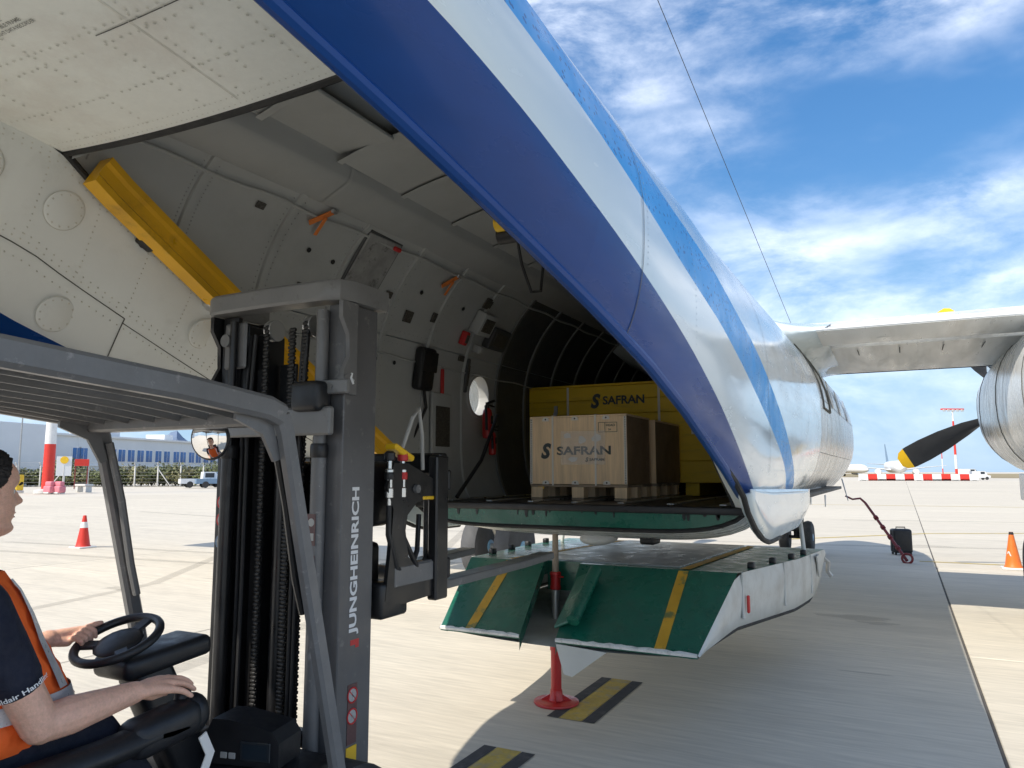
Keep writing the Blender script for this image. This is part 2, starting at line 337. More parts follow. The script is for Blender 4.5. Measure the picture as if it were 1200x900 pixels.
        return s.add(vs, fs, m)
    def build(s, name, ms, parent=None, ang=35, kind=None, label=None, cat=None, group=None, loc=None, fix=True, thick=0):
        o0 = ORG.get(parent.name, Vector((0, 0, 0))) if parent else Vector(loc or (0, 0, 0))
        me = bpy.data.meshes.new(name); me.from_pydata([tuple(p - o0) for p in s.v], [], s.f)
        ms = ms if isinstance(ms, (list, tuple)) else [ms]
        for x in ms: me.materials.append(M[x])
        me.polygons.foreach_set('material_index', [min(i, len(ms) - 1) for i in s.m])
        if fix:
            bm = bmesh.new(); bm.from_mesh(me); bmesh.ops.recalc_face_normals(bm, faces=bm.faces); bm.to_mesh(me); bm.free()
        me.polygons.foreach_set('use_smooth', [True] * len(me.polygons)); me.set_sharp_from_angle(angle=R(ang)); me.update()
        o = bpy.data.objects.new(name, me); col.objects.link(o)
        if parent: o.parent = parent; ORG[o.name] = o0
        else: o.location = o0; ORG[o.name] = o0
        if thick:
            md = o.modifiers.new('shell', 'SOLIDIFY'); md.thickness = thick; md.offset = -1
        tag(o, label, cat, group, kind); return o
def tag(o, label=None, cat=None, group=None, kind=None):
    if label: o['label'] = label
    if cat: o['category'] = cat
    if group: o['group'] = group
    if kind: o['kind'] = kind
    return o
def thing(name, loc, label, cat, group=None):
    o = bpy.data.objects.new(name, None); o.empty_display_size = .2; col.objects.link(o); o.location = loc; ORG[o.name] = Vector(loc); return tag(o, label, cat, group)
def copy_tree(o, parent=None):
    c = o.copy(); col.objects.link(c); c.parent = parent
    for ch in list(o.children): copy_tree(ch, c)
    return c
def text(name, body, o, ux, uy, w, h, m, parent, ext=.0012, bold=.018, wrap=None, label=None, shear=0):
    cu = bpy.data.curves.new(name, 'FONT'); cu.body = body; cu.size = 1; cu.offset = bold; cu.extrude = 0; cu.resolution_u = 3; cu.shear = shear
    t = bpy.data.objects.new(name, cu); col.objects.link(t); bpy.context.view_layer.update()
    me = bpy.data.meshes.new_from_object(t.evaluated_get(bpy.context.evaluated_depsgraph_get())); bpy.data.objects.remove(t); bpy.data.curves.remove(cu)
    xs = [v.co.x for v in me.vertices]; ys = [v.co.y for v in me.vertices]; x0, x1, y0, y1 = min(xs), max(xs), min(ys), max(ys)
    o = Vector(o); ux = Vector(ux); uy = Vector(uy); nz = ux.cross(uy).normalized(); o0 = ORG.get(parent.name, Vector((0, 0, 0)))
    for v in me.vertices:
        a = (v.co.x - x0) / (x1 - x0) * w; b = (v.co.y - y0) / (y1 - y0) * h
        v.co = (wrap(a, b) if wrap else o + ux * a + uy * b + nz * ext) - o0
    me.materials.append(M[m]); ob = bpy.data.objects.new(name, me); col.objects.link(ob); ob.parent = parent; ORG[ob.name] = o0
    return tag(ob, label)
def fuse(mb, name, m, parent, voxel=.006, smooth=6, fac=.5, label=None):
    o0 = ORG[parent.name]; me = bpy.data.meshes.new(name); me.from_pydata([tuple(p) for p in mb.v], [], mb.f)
    bm = bmesh.new(); bm.from_mesh(me); bmesh.ops.recalc_face_normals(bm, faces=bm.faces); bm.to_mesh(me); bm.free()
    t = bpy.data.objects.new(name, me); col.objects.link(t)
    r = t.modifiers.new('r', 'REMESH'); r.mode = 'VOXEL'; r.voxel_size = voxel; r.use_smooth_shade = True
    if smooth: s = t.modifiers.new('s', 'SMOOTH'); s.iterations = smooth; s.factor = fac
    bpy.context.view_layer.update()
    n = bpy.data.meshes.new_from_object(t.evaluated_get(bpy.context.evaluated_depsgraph_get())); bpy.data.objects.remove(t)
    n.materials.clear(); n.materials.append(M[m]); n.transform(Matrix.Translation(-o0)); n.polygons.foreach_set('use_smooth', [True] * len(n.polygons))
    o = bpy.data.objects.new(name, n); col.objects.link(o); o.parent = parent; ORG[o.name] = o0; return tag(o, label)
def interp(tab, y):
    if y <= tab[0][0]: return tab[0][1]
    for (a, b), (c, d) in zip(tab, tab[1:]):
        if y <= c: return b + (d - b) * (y - a) / (c - a)
    return tab[-1][1]
def smooth(P, k=6):
    P = [Vector(p) for p in P]; out = []
    for i in range(len(P) - 1):
        p0, p1, p2, p3 = P[max(i - 1, 0)], P[i], P[i + 1], P[min(i + 2, len(P) - 1)]
        for j in range(k):
            t = j / k; out.append(.5 * ((2 * p1) + (p2 - p0) * t + (2 * p0 - 5 * p1 + 4 * p2 - p3) * t * t + (3 * p1 - p0 - 3 * p2 + p3) * t ** 3))
    return out + [P[-1]]
def lin(a, b, n): return [a + (b - a) * i / (n - 1) for i in range(n)]
# turning a photo pixel (1200 x 900) into a direction from the camera's place, for laying things out on the ground
def ray(px, py):
    x = (px - 600) / 873; u = (450 - py) / 873; cp, sp, ct, st = math.cos(R(6.73)), math.sin(R(6.73)), math.cos(R(27.5)), math.sin(R(27.5))
    f = cp - u * sp; return Vector((x * ct - f * st, x * st + f * ct, sp + u * cp))
def at(px, py, x=None, y=None, z=None):
    r = ray(px, py); t = x / r.x if x is not None else y / r.y if y is not None else (z - CZ) / r.z
    return r * t + Vector((0, 0, CZ))

# ------------------------------------------------------------------ ground
apron = MB().add([(-4000, -3000, -.05), (4000, -3000, -.05), (4000, 5000, -.05), (-4000, 5000, -.05)], [(0, 1, 2, 3)]).build('apron', 'concrete_far', kind='structure')
MB().add([(-50, -14, -.012), (32, -14, -.012), (32, 166, -.012), (-50, 166, -.012)], [(0, 1, 2, 3)]).build('joint_sealant', 'sealant', apron)
def slabs():
    W, D = 7.4, 7.5; proto = None
    for i in range(-7, 4):
        for j in range(24):
            x0 = .46 + W * i; y0 = -14 + D * j; yj = .011
            if proto is None:
                proto = MB().box((0, 0, -.02), (W - .024, D - .016, .04), b=.006).build('concrete_slab', 'concrete', apron); o = proto
            else: o = proto.copy(); col.objects.link(o)
            o.location = (x0 + W / 2, y0 + D / 2, 0)
slabs()
def ground_quad(name, pts, m, z=.004, parent=None, kind=None, label=None):
    return MB().add([(p.x, p.y, z) for p in pts], [tuple(range(len(pts)))]).build(name, m, parent, kind=kind, label=label)
def dash(a0, a1, n):
    # a painted dash from a0 to a1 on the ground: yellow between two black borders
    d = (a1 - a0).normalized(); s = Vector((d.y, -d.x, 0)); r = MB()
    q = [a0 - s * .085, a0 + s * .085, a1 + s * .085, a1 - s * .085]
    o = ground_quad('painted_dash', q, 'marking_yellow', kind='structure')
    for e in (-1, 1):
        w0, w1 = (.09, .18)
        q = [a0 + s * e * w0, a0 + s * e * w1, a1 + s * e * w1, a1 + s * e * w0]; ground_quad('dash_border', q, 'marking_black', .004, o)
g = lambda x, y: at(x, y, z=0)
p0, p1 = g(668, 844), g(729, 797); dd = (p1 - p0).normalized()
dash(p0, p1, 0)
q1 = g(597, 879); dash(q1 - dd * .95, q1, 1)
for k in range(1, 5): dash(p0 + dd * 2.2 * (k + .9), p0 + dd * 2.2 * (k + .9) + dd * .9, 2) if k > 3 else None
def paint_line(pts, w, m='marking_yellow'):
    mb = MB(); pts = [Vector((p[0], p[1], 0)) for p in pts]; rows = []
    for i, p in enumerate(pts):
        t = (pts[min(i + 1, len(pts) - 1)] - pts[max(i - 1, 0)]).normalized(); s = Vector((t.y, -t.x, 0)) * w / 2; rows.append([p - s + V(0, 0, .004), p + s + V(0, 0, .004)])
    return mb.grid(rows).build('painted_line', m, kind='structure')
paint_line([(.2, 16.9), (12, 17.3), (40, 18.5)], .12)
paint_line([(-3, 20.5), (0.5, 24.5), (6, 27.5), (14, 29.0), (30, 30.0)], .16)
paint_line([(-30, 40), (60, 52)], .25)
def mark(pts, w): o = paint_line(pts, w, 'tyre_mark'); o.name = 'tyre_mark'; return o
mark([(-20, 9.5), (-12, 10.2), (-5.5, 11.5), (-3.0, 13.8)], .22); mark([(-20, 11.0), (-12, 11.7), (-5.0, 13.0), (-2.0, 15.5)], .22); mark([(-30, 22), (-14, 19), (-2, 19.5), (12, 23)], .28)
mark([(.9, 4.2), (1.1, 9), (2.5, 16), (6, 26)], .20); mark([(-5.5, 3), (-6.2, 7), (-8.5, 13), (-13, 22)], .22); mark([(-2, 30), (14, 34), (40, 47)], .35); mark([(-9, 2), (-10.5, 8), (-16, 16)], .2)
rn = random.Random(31)
for (px, py, r_) in ((1004, 724, .26), (1030, 731, .14), (1090, 640, .3), (140, 690, .2)):
    c = g(px, py); MB().add([c + V(r_ * 1.6 * math.cos(a) * (1 + .22 * math.sin(3 * a + px) + .12 * math.sin(7 * a + py)), r_ * .6 * math.sin(a) * (1 + .2 * math.sin(4 * a + py)), .0045) for a in [i * math.pi / 20 for i in range(40)]], [tuple(range(40))]).build('oil_stain', 'oil_stain', kind='structure', fix=False)
# soil and dry grass strip beyond the apron, hills
MB().add([(-400, -60, -.02), (-96, -60, -.02), (-112, 260, -.02), (-400, 260, -.02)], [(0, 1, 2, 3)]).build('field', 'soil', kind='structure')
MB().add([(60, 235, -.02), (900, 150, -.02), (900, 900, -.02), (-100, 900, -.02), (-100, 330, -.02)], [(0, 1, 2, 3, 4)]).build('field', 'soil', kind='structure')
def hill(name, c, L_, h, peaks, seed, axis):
    rnd = random.Random(seed); rows = []; ax = Vector(axis).normalized(); dv = Vector((-ax.y, ax.x, 0))
    n = 60
    for w in (-1, -.55, -.2, 0, .3, 1):
        r = []
        for i in range(n + 1):
            u = -1 + 2 * i / n; hh = 0
            for (pu, ph, pw) in peaks: hh += ph * math.exp(-((u - pu) / pw) ** 2)
            hh = h * max(0, hh * (1 - abs(w) ** 1.3) + .03 * rnd.uniform(-1, 1) * (1 - abs(w)))
            r.append(Vector(c) + ax * (u * L_) + dv * (w * L_ * .35) + V(0, 0, hh - 2))
        rows.append(r)
    return MB().grid(rows).build(name, 'hill', kind='structure', ang=20)
b = ray(205, 553); bd = Vector((b.x, b.y, 0)).normalized()
hill('hill', bd * 7000, 1500, 305, [(.0, .62, .05), (.05, .45, .06), (-.07, .55, .07), (.14, .55, .10), (-.2, .5, .12), (.35, .45, .2), (-.45, .35, .2), (.7, .35, .2)], 3, (-bd.y, bd.x, 0))

# ------------------------------------------------------------------ the aircraft
XC, YS = -2.1, 4.84
A = thing('cargo_aircraft', (XC, 8, 0), 'white and blue twin propeller cargo aircraft with its rear hatch open', 'aircraft')
T_zl = [(-7.5, 4.05), (-4, 3.52), (1, 2.74), (4.84, 1.47)]
T_hl = [(-7.5, .10), (-4, .42), (-2, .62), (0, .84), (1.08, .995), (1.45, 1.07), (1.8, 1.13), (2.3, 1.205), (2.75, 1.26), (3.2, 1.285), (4.0, 1.29), (4.84, 1.27)]
T_a = [(-7.5, .14), (-4, .60), (-2, .88), (0, 1.10), (1.3, 1.23), (2.5, 1.31), (3.6, 1.36), (14.5, 1.36), (15.6, 1.31), (16.5, 1.20), (17.4, .98), (18.2, .70), (18.9, .38), (19.2, .18), (19.3, .03)]
T_c = [(-7.5, 4.3), (-4, 3.86), (0, 3.24), (1.3, 2.96), (3, 2.56), (4.2, 2.4), (14.5, 2.4), (17, 2.2), (19.3, 2.0)]
T_t = [(-7.5, 4.6), (-4, 4.2), (0, 3.75), (2, 3.68), (14, 3.68), (15.3, 3.64), (16.2, 3.38), (17.2, 2.95), (18.4, 2.5), (19.1, 2.15), (19.3, 2.03)]
T_n = [(-7.5, 2.2), (2, 2.4), (3.5, 3.2), (4.84, 6), (6, 4), (8, 2.8), (10, 2.4), (19.3, 2)]
T_b = [(4.84, 1.35), (5.2, 1.28), (5.8, 1.21), (8, 1.17), (15, 1.18), (17, 1.32), (18.3, 1.58), (19.3, 1.97)]
T_w = [(4.84, 1.47), (8, 1.50), (15, 1.50), (17, 1.6), (18.3, 1.78), (19.3, 1.98)]
T1 = [(-7.5, 4.35), (-4, 4.0), (0, 3.10), (1.31, 2.80), (1.51, 2.77), (1.67, 2.73), (1.95, 2.65), (2.17, 2.59), (2.63, 2.44), (3.03, 2.31), (3.57, 2.09), (4.23, 1.80), (4.61, 1.63), (4.95, 1.47), (20, -3)]
T2 = [(-7.5, 4.45), (-4, 4.08), (0, 3.27), (1.59, 2.96), (1.89, 2.91), (2.17, 2.85), (2.59, 2.72), (3.17, 2.56), (4.18, 2.31), (4.8, 2.12), (5.49, 1.88), (6.23, 1.59), (6.9, 1.35), (20, -3)]
T3 = [(-7.5, 4.55), (-4, 4.22), (0, 3.56), (1.76, 3.16), (2.44, 3.00), (2.68, 2.94), (3.02, 2.87), (3.35, 2.79), (3.72, 2.69), (4.25, 2.57), (4.86, 2.40), (5.55, 2.16), (6.09, 1.89), (6.86, 1.58), (7.4, 1.35), (20, -3)]
T_d = [(-7.5, 0), (-3, .12), (0, .24), (1.9, .30), (3, .20), (4.5, 0), (20, 0)]
def zlip(y, s=1): return interp(T_zl, y) - (.45 * interp(T_d, y) if s < 0 else 0)
def hlip(y, s=1): return interp(T_hl, y) + (interp(T_d, y) if s < 0 else 0)
def sm(tab, y):
    return (interp(tab, y - .30) + 2 * interp(tab, y - .15) + 2 * interp(tab, y) + 2 * interp(tab, y + .15) + interp(tab, y + .30)) / 8
def zlow(y, s=1): return zlip(y, s) if y < YS else interp(T_w, y)
def hw(y, z, s=1):
    a = interp(T_a, y) + (interp(T_d, y) if s < 0 else 0); c = interp(T_c, y)
    if z >= c: e = 2.0; t = (z - c) / max(.01, interp(T_t, y) - c)
    else:
        e = interp(T_n, y)
        if y < YS:
            q = min(.995, hlip(y, s) / a); bl = (c - zlip(y, s)) / max(.05, (1 - q ** e)) ** (1 / e)
        else: bl = c - interp(T_b, y)
        t = (c - z) / max(.01, bl)
    t = min(1, max(0, t)); return a * max(0, 1 - t ** e) ** (1 / e)
def zlist(y, s=1):
    zl = zlow(y, s); tp = interp(T_t, y); c = interp(T_c, y)
    f1 = min(tp - .02, max(zl, sm(T1, y))); f2 = min(tp - .015, max(f1, sm(T2, y))); f3 = min(tp - .01, max(f2, sm(T3, y)))
    zs = lin(zl, f1, 6) + lin(f1, f2, 6)[1:] + lin(f2, f3, 4)[1:]
    n = 16; ph0 = math.asin(max(-1, min(1, (f3 - c) / (tp - c))))
    for i in range(1, n + 1):
        ph = ph0 + (math.pi / 2 - ph0) * i / n; zs.append(c + (tp - c) * math.sin(ph))
    return zs
ROWM = [0] * 5 + [1] * 5 + [2] * 3 + [1] * 16
def ys_range(a, b, d): n = max(2, int(round((b - a) / d)) + 1); return lin(a, b, n)
def skin(y0, y1, d, side, mats, name):
    rows = [[V(XC + side * hw(y, z, side), y, z) for z in zlist(y, side)] for y in ys_range(y0, y1, d)]
    return MB().grid(rows, rowm=ROWM).build(name, mats, A, ang=60)
PAINT = ['air_blue', 'air_white', 'air_light_blue']
skin(-7.5, 2.2, .1, 1, PAINT, 'fuselage_skin'); skin(2.2, 5.0, .12, 1, PAINT, 'fuselage_skin'); skin(5.0, 8.6, .15, 1, PAINT, 'fuselage_skin')
skin(8.6, 19.3, .15, 1, ['air_silver'] * 3, 'forward_fuselage_skin'); skin(8.6, 19.3, .15, -1, ['air_silver'] * 3, 'forward_fuselage_skin')
skin(-7.5, 2.2, .3, -1, PAINT, 'fuselage_skin'); skin(2.2, 5.0, .12, -1, PAINT, 'fuselage_skin')
# the left side between the hatch and the wing carries the round cabin window: a real hole in skin and lining
WY, WZ, WR = 5.80, 2.42, .18
def holed(y0, y1, zs, off, name, m, wy=WY, wz=WZ, r=WR, q=.3):
    mb = MB(); X = lambda y, z: V(XC - hw(y, z) + off, y, z)
    ylo = lin(y0, wy - q, 6); yhi = lin(wy + q, y1, max(2, int((y1 - wy - q) / .2)))
    mb.grid([[X(y, z) for z in zs(y)] for y in ylo]); mb.grid([[X(y, z) for z in zs(y)] for y in yhi])
    for y_ in (0,):
        ym = lin(wy - q, wy + q, 9)
        low = [[X(y, z) for z in zs(y) if z <= wz - q + 1e-5] for y in ym]; high = [[X(y, z) for z in zs(y) if z >= wz + q - 1e-5] for y in ym]
        mb.grid(low); mb.grid(high)
    n = 32; rows = []
    for k in range(4):
        row = []
        for i in range(n):
            a = 2 * math.pi * i / n; cx, cy = math.cos(a), math.sin(a); s = q / max(abs(cx), abs(cy)); t = k / 3
            rad = r + (s - r) * t; row.append(X(wy + cx * rad, wz + cy * rad))
        rows.append(row)
    mb.grid(rows, closed=True); return mb.build(name, m, A, ang=60)
def zl_left(y):
    tp = interp(T_t, y); c = interp(T_c, y); hi = [c + (tp - c) * math.sin(R(p)) for p in lin(15.2, 90, 14)]
    return lin(zlow(y), WZ - .3, 6) + lin(WZ - .3, WZ + .3, 5)[1:] + [z for z in hi if z > WZ + .32]
holed(5.0, 8.6, zl_left, 0, 'fuselage_skin', 'air_white')
# belly
rows = []
for y in ys_range(YS, 19.3, .2):
    c = interp(T_c, y); b_ = interp(T_b, y); zl = zlow(y); h0 = hw(y, zl); e = interp(T_n, y); a = interp(T_a, y); r = []
    for u in lin(-1, 1, 25):
        x = u * h0; r.append(V(XC + x, y, c - (c - b_) * max(0, 1 - min(1, abs(x) / a) ** e) ** (1 / e)))
    rows.append(r)
MB().grid(rows).build('belly', 'air_silver', A, ang=60)
# strakes: inner faces from the hatch edge down to the lip, and the rolled lip
YA = 1.85
def zcut(y): return 1.50 + (YS - y) * (3.12 - 1.50) / (YS - YA) if y >= YA else 3.12 + .10 * (YA - y)
def hcut(y): return min(hw(y, zcut(y)) - .13, interp([(-7.5, .05), (-4, .38), (0, .86), (1.0, 1.02), (1.85, 1.10), (3.2, 1.16), (4.84, 1.17)], y))
for s in (1, -1):
    rows = []
    for y in ys_range(-7.3, 4.80, .1):
        p0_ = V(XC + s * hcut(y), y, zcut(y)); p3 = V(XC + s * hlip(y, s), y, zlip(y, s)); d = p3 - p0_
        bulge = .10 * min(1, d.length / .5)
        rows.append([p0_, p0_ + d * .12 + V(-s * .02, 0, 0), p0_ + d * .40 + V(-s * bulge * .15, 0, 0), p0_ + d * .55 + V(s * bulge * .1, 0, 0), p0_ + d * .86 + V(s * bulge * .3, 0, 0), p3])
    MB().grid(rows, rowm=[0, 0, 0, 0, 1]).build('strake_inner_face', ['grey_skin', 'air_blue'], A, ang=18)
    MB().tube([(XC + s * (hlip(y, s) - .012), y, zlip(y, s)) for y in ys_range(-7, 4.42, .15)], .024, 10).build('strake_lip', 'air_blue', A)
    # dark seal along the hatch edge
    MB().tube([(XC + s * (hcut(y) - .005), y, zcut(y) + .004) for y in ys_range(YA, 4.8, .12)], .016, 8).build('hatch_seal', 'rubber', A)
def strake_pt(y, t):
    p0_ = V(XC - hcut(y), y, zcut(y)); p3 = V(XC - hlip(y, -1), y, zlip(y, -1)); d = p3 - p0_; bulge = .10 * min(1, d.length / .5)
    f = interp([(0, 0), (.12, .02 / max(bulge, .01)), (.4, .15), (.55, -.1), (.86, -.3), (1, 0)], t); return p0_ + d * t + V(bulge * f + .004, 0, 0)
# underside of the tail behind the hatch
rows = []
for y in ys_range(-7.2, YA, .15):
    h = hcut(y); rows.append([V(XC + u * h, y, zcut(y) - .05 * (1 - u * u) * min(1, h)) for u in lin(-1, 1, 15)])
MB().grid(rows).build('tail_underside', 'cream_skin', A, ang=30)
def under(x, y):
    h = hcut(y); u = (x - XC) / h; return V(x, y, zcut(y) - .05 * (1 - u * u) * min(1, h) - .003)
MB().tube([under(XC + u * hcut(YA), YA) + V(0, .012, .012) for u in lin(-1, 1, 15)], .022, 8).build('hatch_seal', 'rubber', A)
MB().grid([[V(XC + s * t * (hw(YA, z) - .05), YA + .03, z) for s, t in ((-1, 1), (-1, .5), (1, 0), (1, .5), (1, 1))] for z in lin(3.10, 3.62, 6)]).build('aft_bulkhead', 'lining', A)
# seams and rivets of the tail underside and the left strake
def strip(pts, w, nrm, name, m='seam'):
    rows = []; n = Vector(nrm)
    for i, p in enumerate(pts):
        t = (pts[min(i + 1, len(pts) - 1)] - pts[max(i - 1, 0)]).normalized(); s = t.cross(n).normalized() * w / 2; rows.append([p - s, p + s])
    return MB().grid(rows).build(name, m, A, fix=False)
strip([under(XC + .05 + .002 * k, YA - .05 - .08 * k) for k in range(14)], .004, (0, 0, -1), 'seam', 'rivet')
strip([under(XC + u * 1.0, .98) for u in lin(-.95, .1, 12)], .012, (0, 0, -1), 'seam')
strip([under(XC + u * 1.0, 1.36) for u in lin(-.1, .95, 10)], .004, (0, 0, -1), 'seam')
strip([strake_pt(y, .52) for y in lin(.6, 2.35, 16)], .006, (1, 0, 0), 'seam')
strip([strake_pt(2.35 , t) for t in lin(.52, .95, 8)], .007, (1, 0, 0), 'seam')
strip([strake_pt(y, .55) for y in lin(2.35, 4.0, 14)], .005, (1, 0, 0), 'seam')
za = 3.17
pa, pb, pc = at(2, 31, z=za), at(43, 11, z=za), at(14, 2, z=za)
for k, (ln, w) in enumerate((('FLIGHT DATA RECORDER', 1.0), ('DETACHABLE FRAME', .95), ('AND ACTIVATOR', .8))):
    ux_ = (pb - pa).normalized(); up_ = (pc - pa); up_ = (up_ - ux_ * up_.dot(ux_)).normalized(); L_ = (pb - pa).length * 1.12
    q = pa + up_ * (.022 * k) - ux_ * (.03 * k + .02)
    def onto(a, b, q=q, ux_=ux_, up_=up_): r_ = q + ux_ * a + up_ * b; return under(r_.x, r_.y)
    text('stencil', ln, q, ux_, up_, L_ * w, .014, 'stencil', A, wrap=onto, bold=.01)
rv = MB(); rnd = random.Random(4)
def rivet(p, n, r=.0052, hh=.0026):
    x, y, z = frame(n); rv.add([p + x * r * math.cos(a) + y * r * math.sin(a) + z * .0006 for a in [i * math.pi / 3 for i in range(6)]] + [p + z * hh], [(i, (i + 1) % 6, 6) for i in range(6)])
dn = V(0, 0, -1)
for y in (YA - .03, YA - .07):
    for x in lin(XC - 1.04, XC + 1.04, 74): rivet(under(x, y), dn, .0035)
for y in (1.60, 1.40, 1.34, 1.02, .94, .62):
    for x in lin(XC - 1.0, XC + .98, 50):
        if rnd.random() > .12: rivet(under(x + rnd.uniform(-.003, .003), y + rnd.uniform(-.003, .003)), dn, .0055)
for x in (XC - .8, XC - .42, XC - .1, XC + .1, XC + .22, XC + .42, XC + .55, XC + .68, XC + .8):
    for y in lin(.4, 1.78, 40):
        if rnd.random() > .15: rivet(under(x, y), dn, .0055)
for t in (.03, .06, .46, .49, .58):
    for y in lin(.8, 4.2, 90): rivet(strake_pt(y, t), (1, 0, 0), .0045)
for y in lin(1.0, 4.2, 13):
    for t in lin(.08, .46, 12): rivet(strake_pt(y, t), (1, 0, 0), .0042)
rv.build('rivets', 'rivet', A, kind='stuff', fix=False)
for (y, t) in ((1.55, .24), (1.92, .24), (2.75, .26), (3.3, .26), (2.05, .72)):
    c = strake_pt(y, t); tn = (strake_pt(y, t + .08) - strake_pt(y, t - .08)).normalized(); ax = tn.cross(V(0, 1, 0)).normalized(); ax = ax if ax.x > 0 else -ax
    mb = MB().lathe([(.001, .005), (.082, .005), (.086, .003), (.088, 0)], c, ax, 28)
    ap = mb.build('access_panel', 'grey_skin', A); sc_ = MB(); ux, uy, _ = frame(ax)
    for i in range(12): a = i * math.pi / 6; sc_.cyl(c + ux * .074 * math.cos(a) + uy * .074 * math.sin(a), c + ux * .074 * math.cos(a) + uy * .074 * math.sin(a) + ax * .0075, .0045, n=6)
    sc_.build('screws', 'rivet', ap, kind='stuff'); MB().tube([c + ux * .090 * math.cos(a) + uy * .090 * math.sin(a) + ax * .001 for a in lin(0, 2 * math.pi, 30)], .0016, 5).build('panel_gap', 'rivet', ap)
c = strake_pt(1.62, .56); MB().capsule(c, c + V(.03, -.02, .0), .016, .012).box(c + V(.012, .03, -.05), (.012, .03, .05), b=.004).build('vent_fitting', ['rubber'], A)
# yellow guide rail along the left hatch edge (and its twin on the right)
for s in (-1,):
    pts = [V(XC + s * (hcut(y) - .075), y, zcut(y) + .03) for y in lin(1.98, 4.7, 24)]
    pr = [(-.045, -.08), (.045, -.08), (.045, -.045), (.03, -.03), (.03, .03), (.045, .045), (.045, .08), (-.045, .08)]
    rl = MB().sweep(pts, [(a * 1.0, b_ * .95) for a, b_ in pr]).build('guide_rail', 'rail_yellow', A)
    for k in range(6):
        y = 2.3 + .42 * k; c = V(XC + s * (hcut(y) - .02), y, zcut(y) - .03); MB().box(c, (.06, .09, .05), Matrix.Rotation(R(-28), 3, 'X'), .012).cyl(c + V(-.04, 0, 0), c + V(.04, 0, 0), .022, n=12).build('rail_roller', 'steel' if k % 2 else 'black_paint', rl)
# ---- interior lining: frames, panels between them, ducts, ceiling
FL = 1.52
def zin(y): return max(FL - .03, zcut(y) + .01) if y < YS else FL - .03
frames_y = [1.92 + .60 * k for k in range(19)]
def inner(y, z, s, off=.09): return V(XC + s * max(.02, hw(y, z) - off), y, z)
def arc_z(y, z0, z1, n): 
    c = interp(T_c, y); tp = interp(T_t, y); ph0 = math.asin(max(-.98, min(.98, (z0 - c) / (tp - c)))); ph1 = math.asin(max(-.98, min(.98, (z1 - c) / (tp - c)))); return [c + (tp - c) * math.sin(p) for p in lin(ph0, ph1, n)]
for s in (-1, 1):
    for i, y in enumerate(frames_y):
        z0 = zin(y)
        if z0 > 3.3: continue
        rows = []
        for z in arc_z(y, z0, 3.44, 18):
            rows.append([inner(y - .022, z, s, .088), inner(y - .018, z, s, .108), inner(y + .018, z, s, .108), inner(y + .022, z, s, .088)])
        MB().grid(rows).build('frame', 'lining' if y < 6.0 else 'frame_shaded', A, ang=50)  # deep frames carry painted shade
        if i == len(frames_y) - 1: break
        y0, y1 = y + .024, frames_y[i + 1] - .024
        for (za, zb, nm) in ((0, 2.74, 'lining_panel'), (2.746, 3.44, 'lining_panel')):
            if s < 0 and y0 < WY < y1 and za == 0:
                def zsf(yy): return lin(zin(yy), WZ - .3 + .06, 4)[:-1] + [WZ - .2600001] + lin(WZ - .26, WZ + .26, 4)[1:] + [2.735]
                lp = holed(y0, y1, lambda yy: lin(FL - .03, WZ - .26, 6) + lin(WZ - .26, WZ + .26, 5)[1:] + [2.74], .09, 'lining_panel', 'lining', WY, WZ, WR - .005, .26)
                continue
            rows = []
            for yy in lin(y0, y1, 6):
                lo = max(zin(yy), za) if za == 0 else za
                if zin(yy) > zb - .03: continue
                lo = max(lo, zin(yy)); rows.append([inner(yy, z, s) for z in arc_z(yy, lo, zb, 9)])
            if len(rows) > 1: MB().grid(rows).build(nm, 'lining' if y0 < 6.0 else 'lining_dark', A, ang=50)  # deep wall panels: shade of the hold painted as darker lining
    # duct along the shoulder
    prof = [(.86, 3.325), (.83, 3.325), (.66, 3.405), (.635, 3.43), (.615, 3.50), (.57, 3.545)]
    rows = [[V(XC + s * (x + interp([(2, .06), (3.6, 0)], y)), y, z) for x, z in prof] for y in lin(1.9, 12.6, 40)]
    dk = MB().grid(rows).build('duct', 'duct', A, ang=50)
    for y in (3.25, 5.1, 7.0, 9.0): MB().grid([[V(XC + s * (x - .004 + interp([(2, .06), (3.6, 0)], y)), y + e, z - .004) for x, z in prof] for e in (-.012, .012)]).build('duct_joint', 'lining', dk)
for i in range(len(frames_y) - 1):
    y0, y1 = frames_y[i] + .004, frames_y[i + 1] - .004
    arch = lambda u, dz=0: 3.575 - .09 * u * u + dz
    if i == 1:  # an open coffer behind the hatch
        for e in (-1, 1): MB().box((XC + e * .44, (y0 + y1) / 2, 3.53), (.40, y1 - y0, .02), b=.004).build('ceiling_panel', 'lining', A)
        continue
    MB().grid([[V(XC + u * .62, yy, arch(u)) for u in lin(-1, 1, 11)] for yy in lin(y0, y1, 3)]).build('ceiling_panel', 'lining' if y0 < 6.0 else 'lining_dark', A)  # deep ceiling panels get the same painted shade
MB().grid([[V(XC + u * .60, yy, 3.625 - .09 * u * u) for u in lin(-1, 1, 11)] for yy in lin(1.9, 12.7, 12)]).build('ceiling_backing', 'lining', A)
for y in frames_y: MB().grid([[V(XC + u * .62, y + e, 3.557 - .09 * u * u) for u in lin(-1, 1, 11)] for e in (-.022, .022)]).build('ceiling_frame', 'lining', A)
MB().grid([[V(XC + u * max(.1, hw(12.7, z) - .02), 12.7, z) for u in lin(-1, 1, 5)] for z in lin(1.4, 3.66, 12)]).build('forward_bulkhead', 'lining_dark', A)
rv = MB()
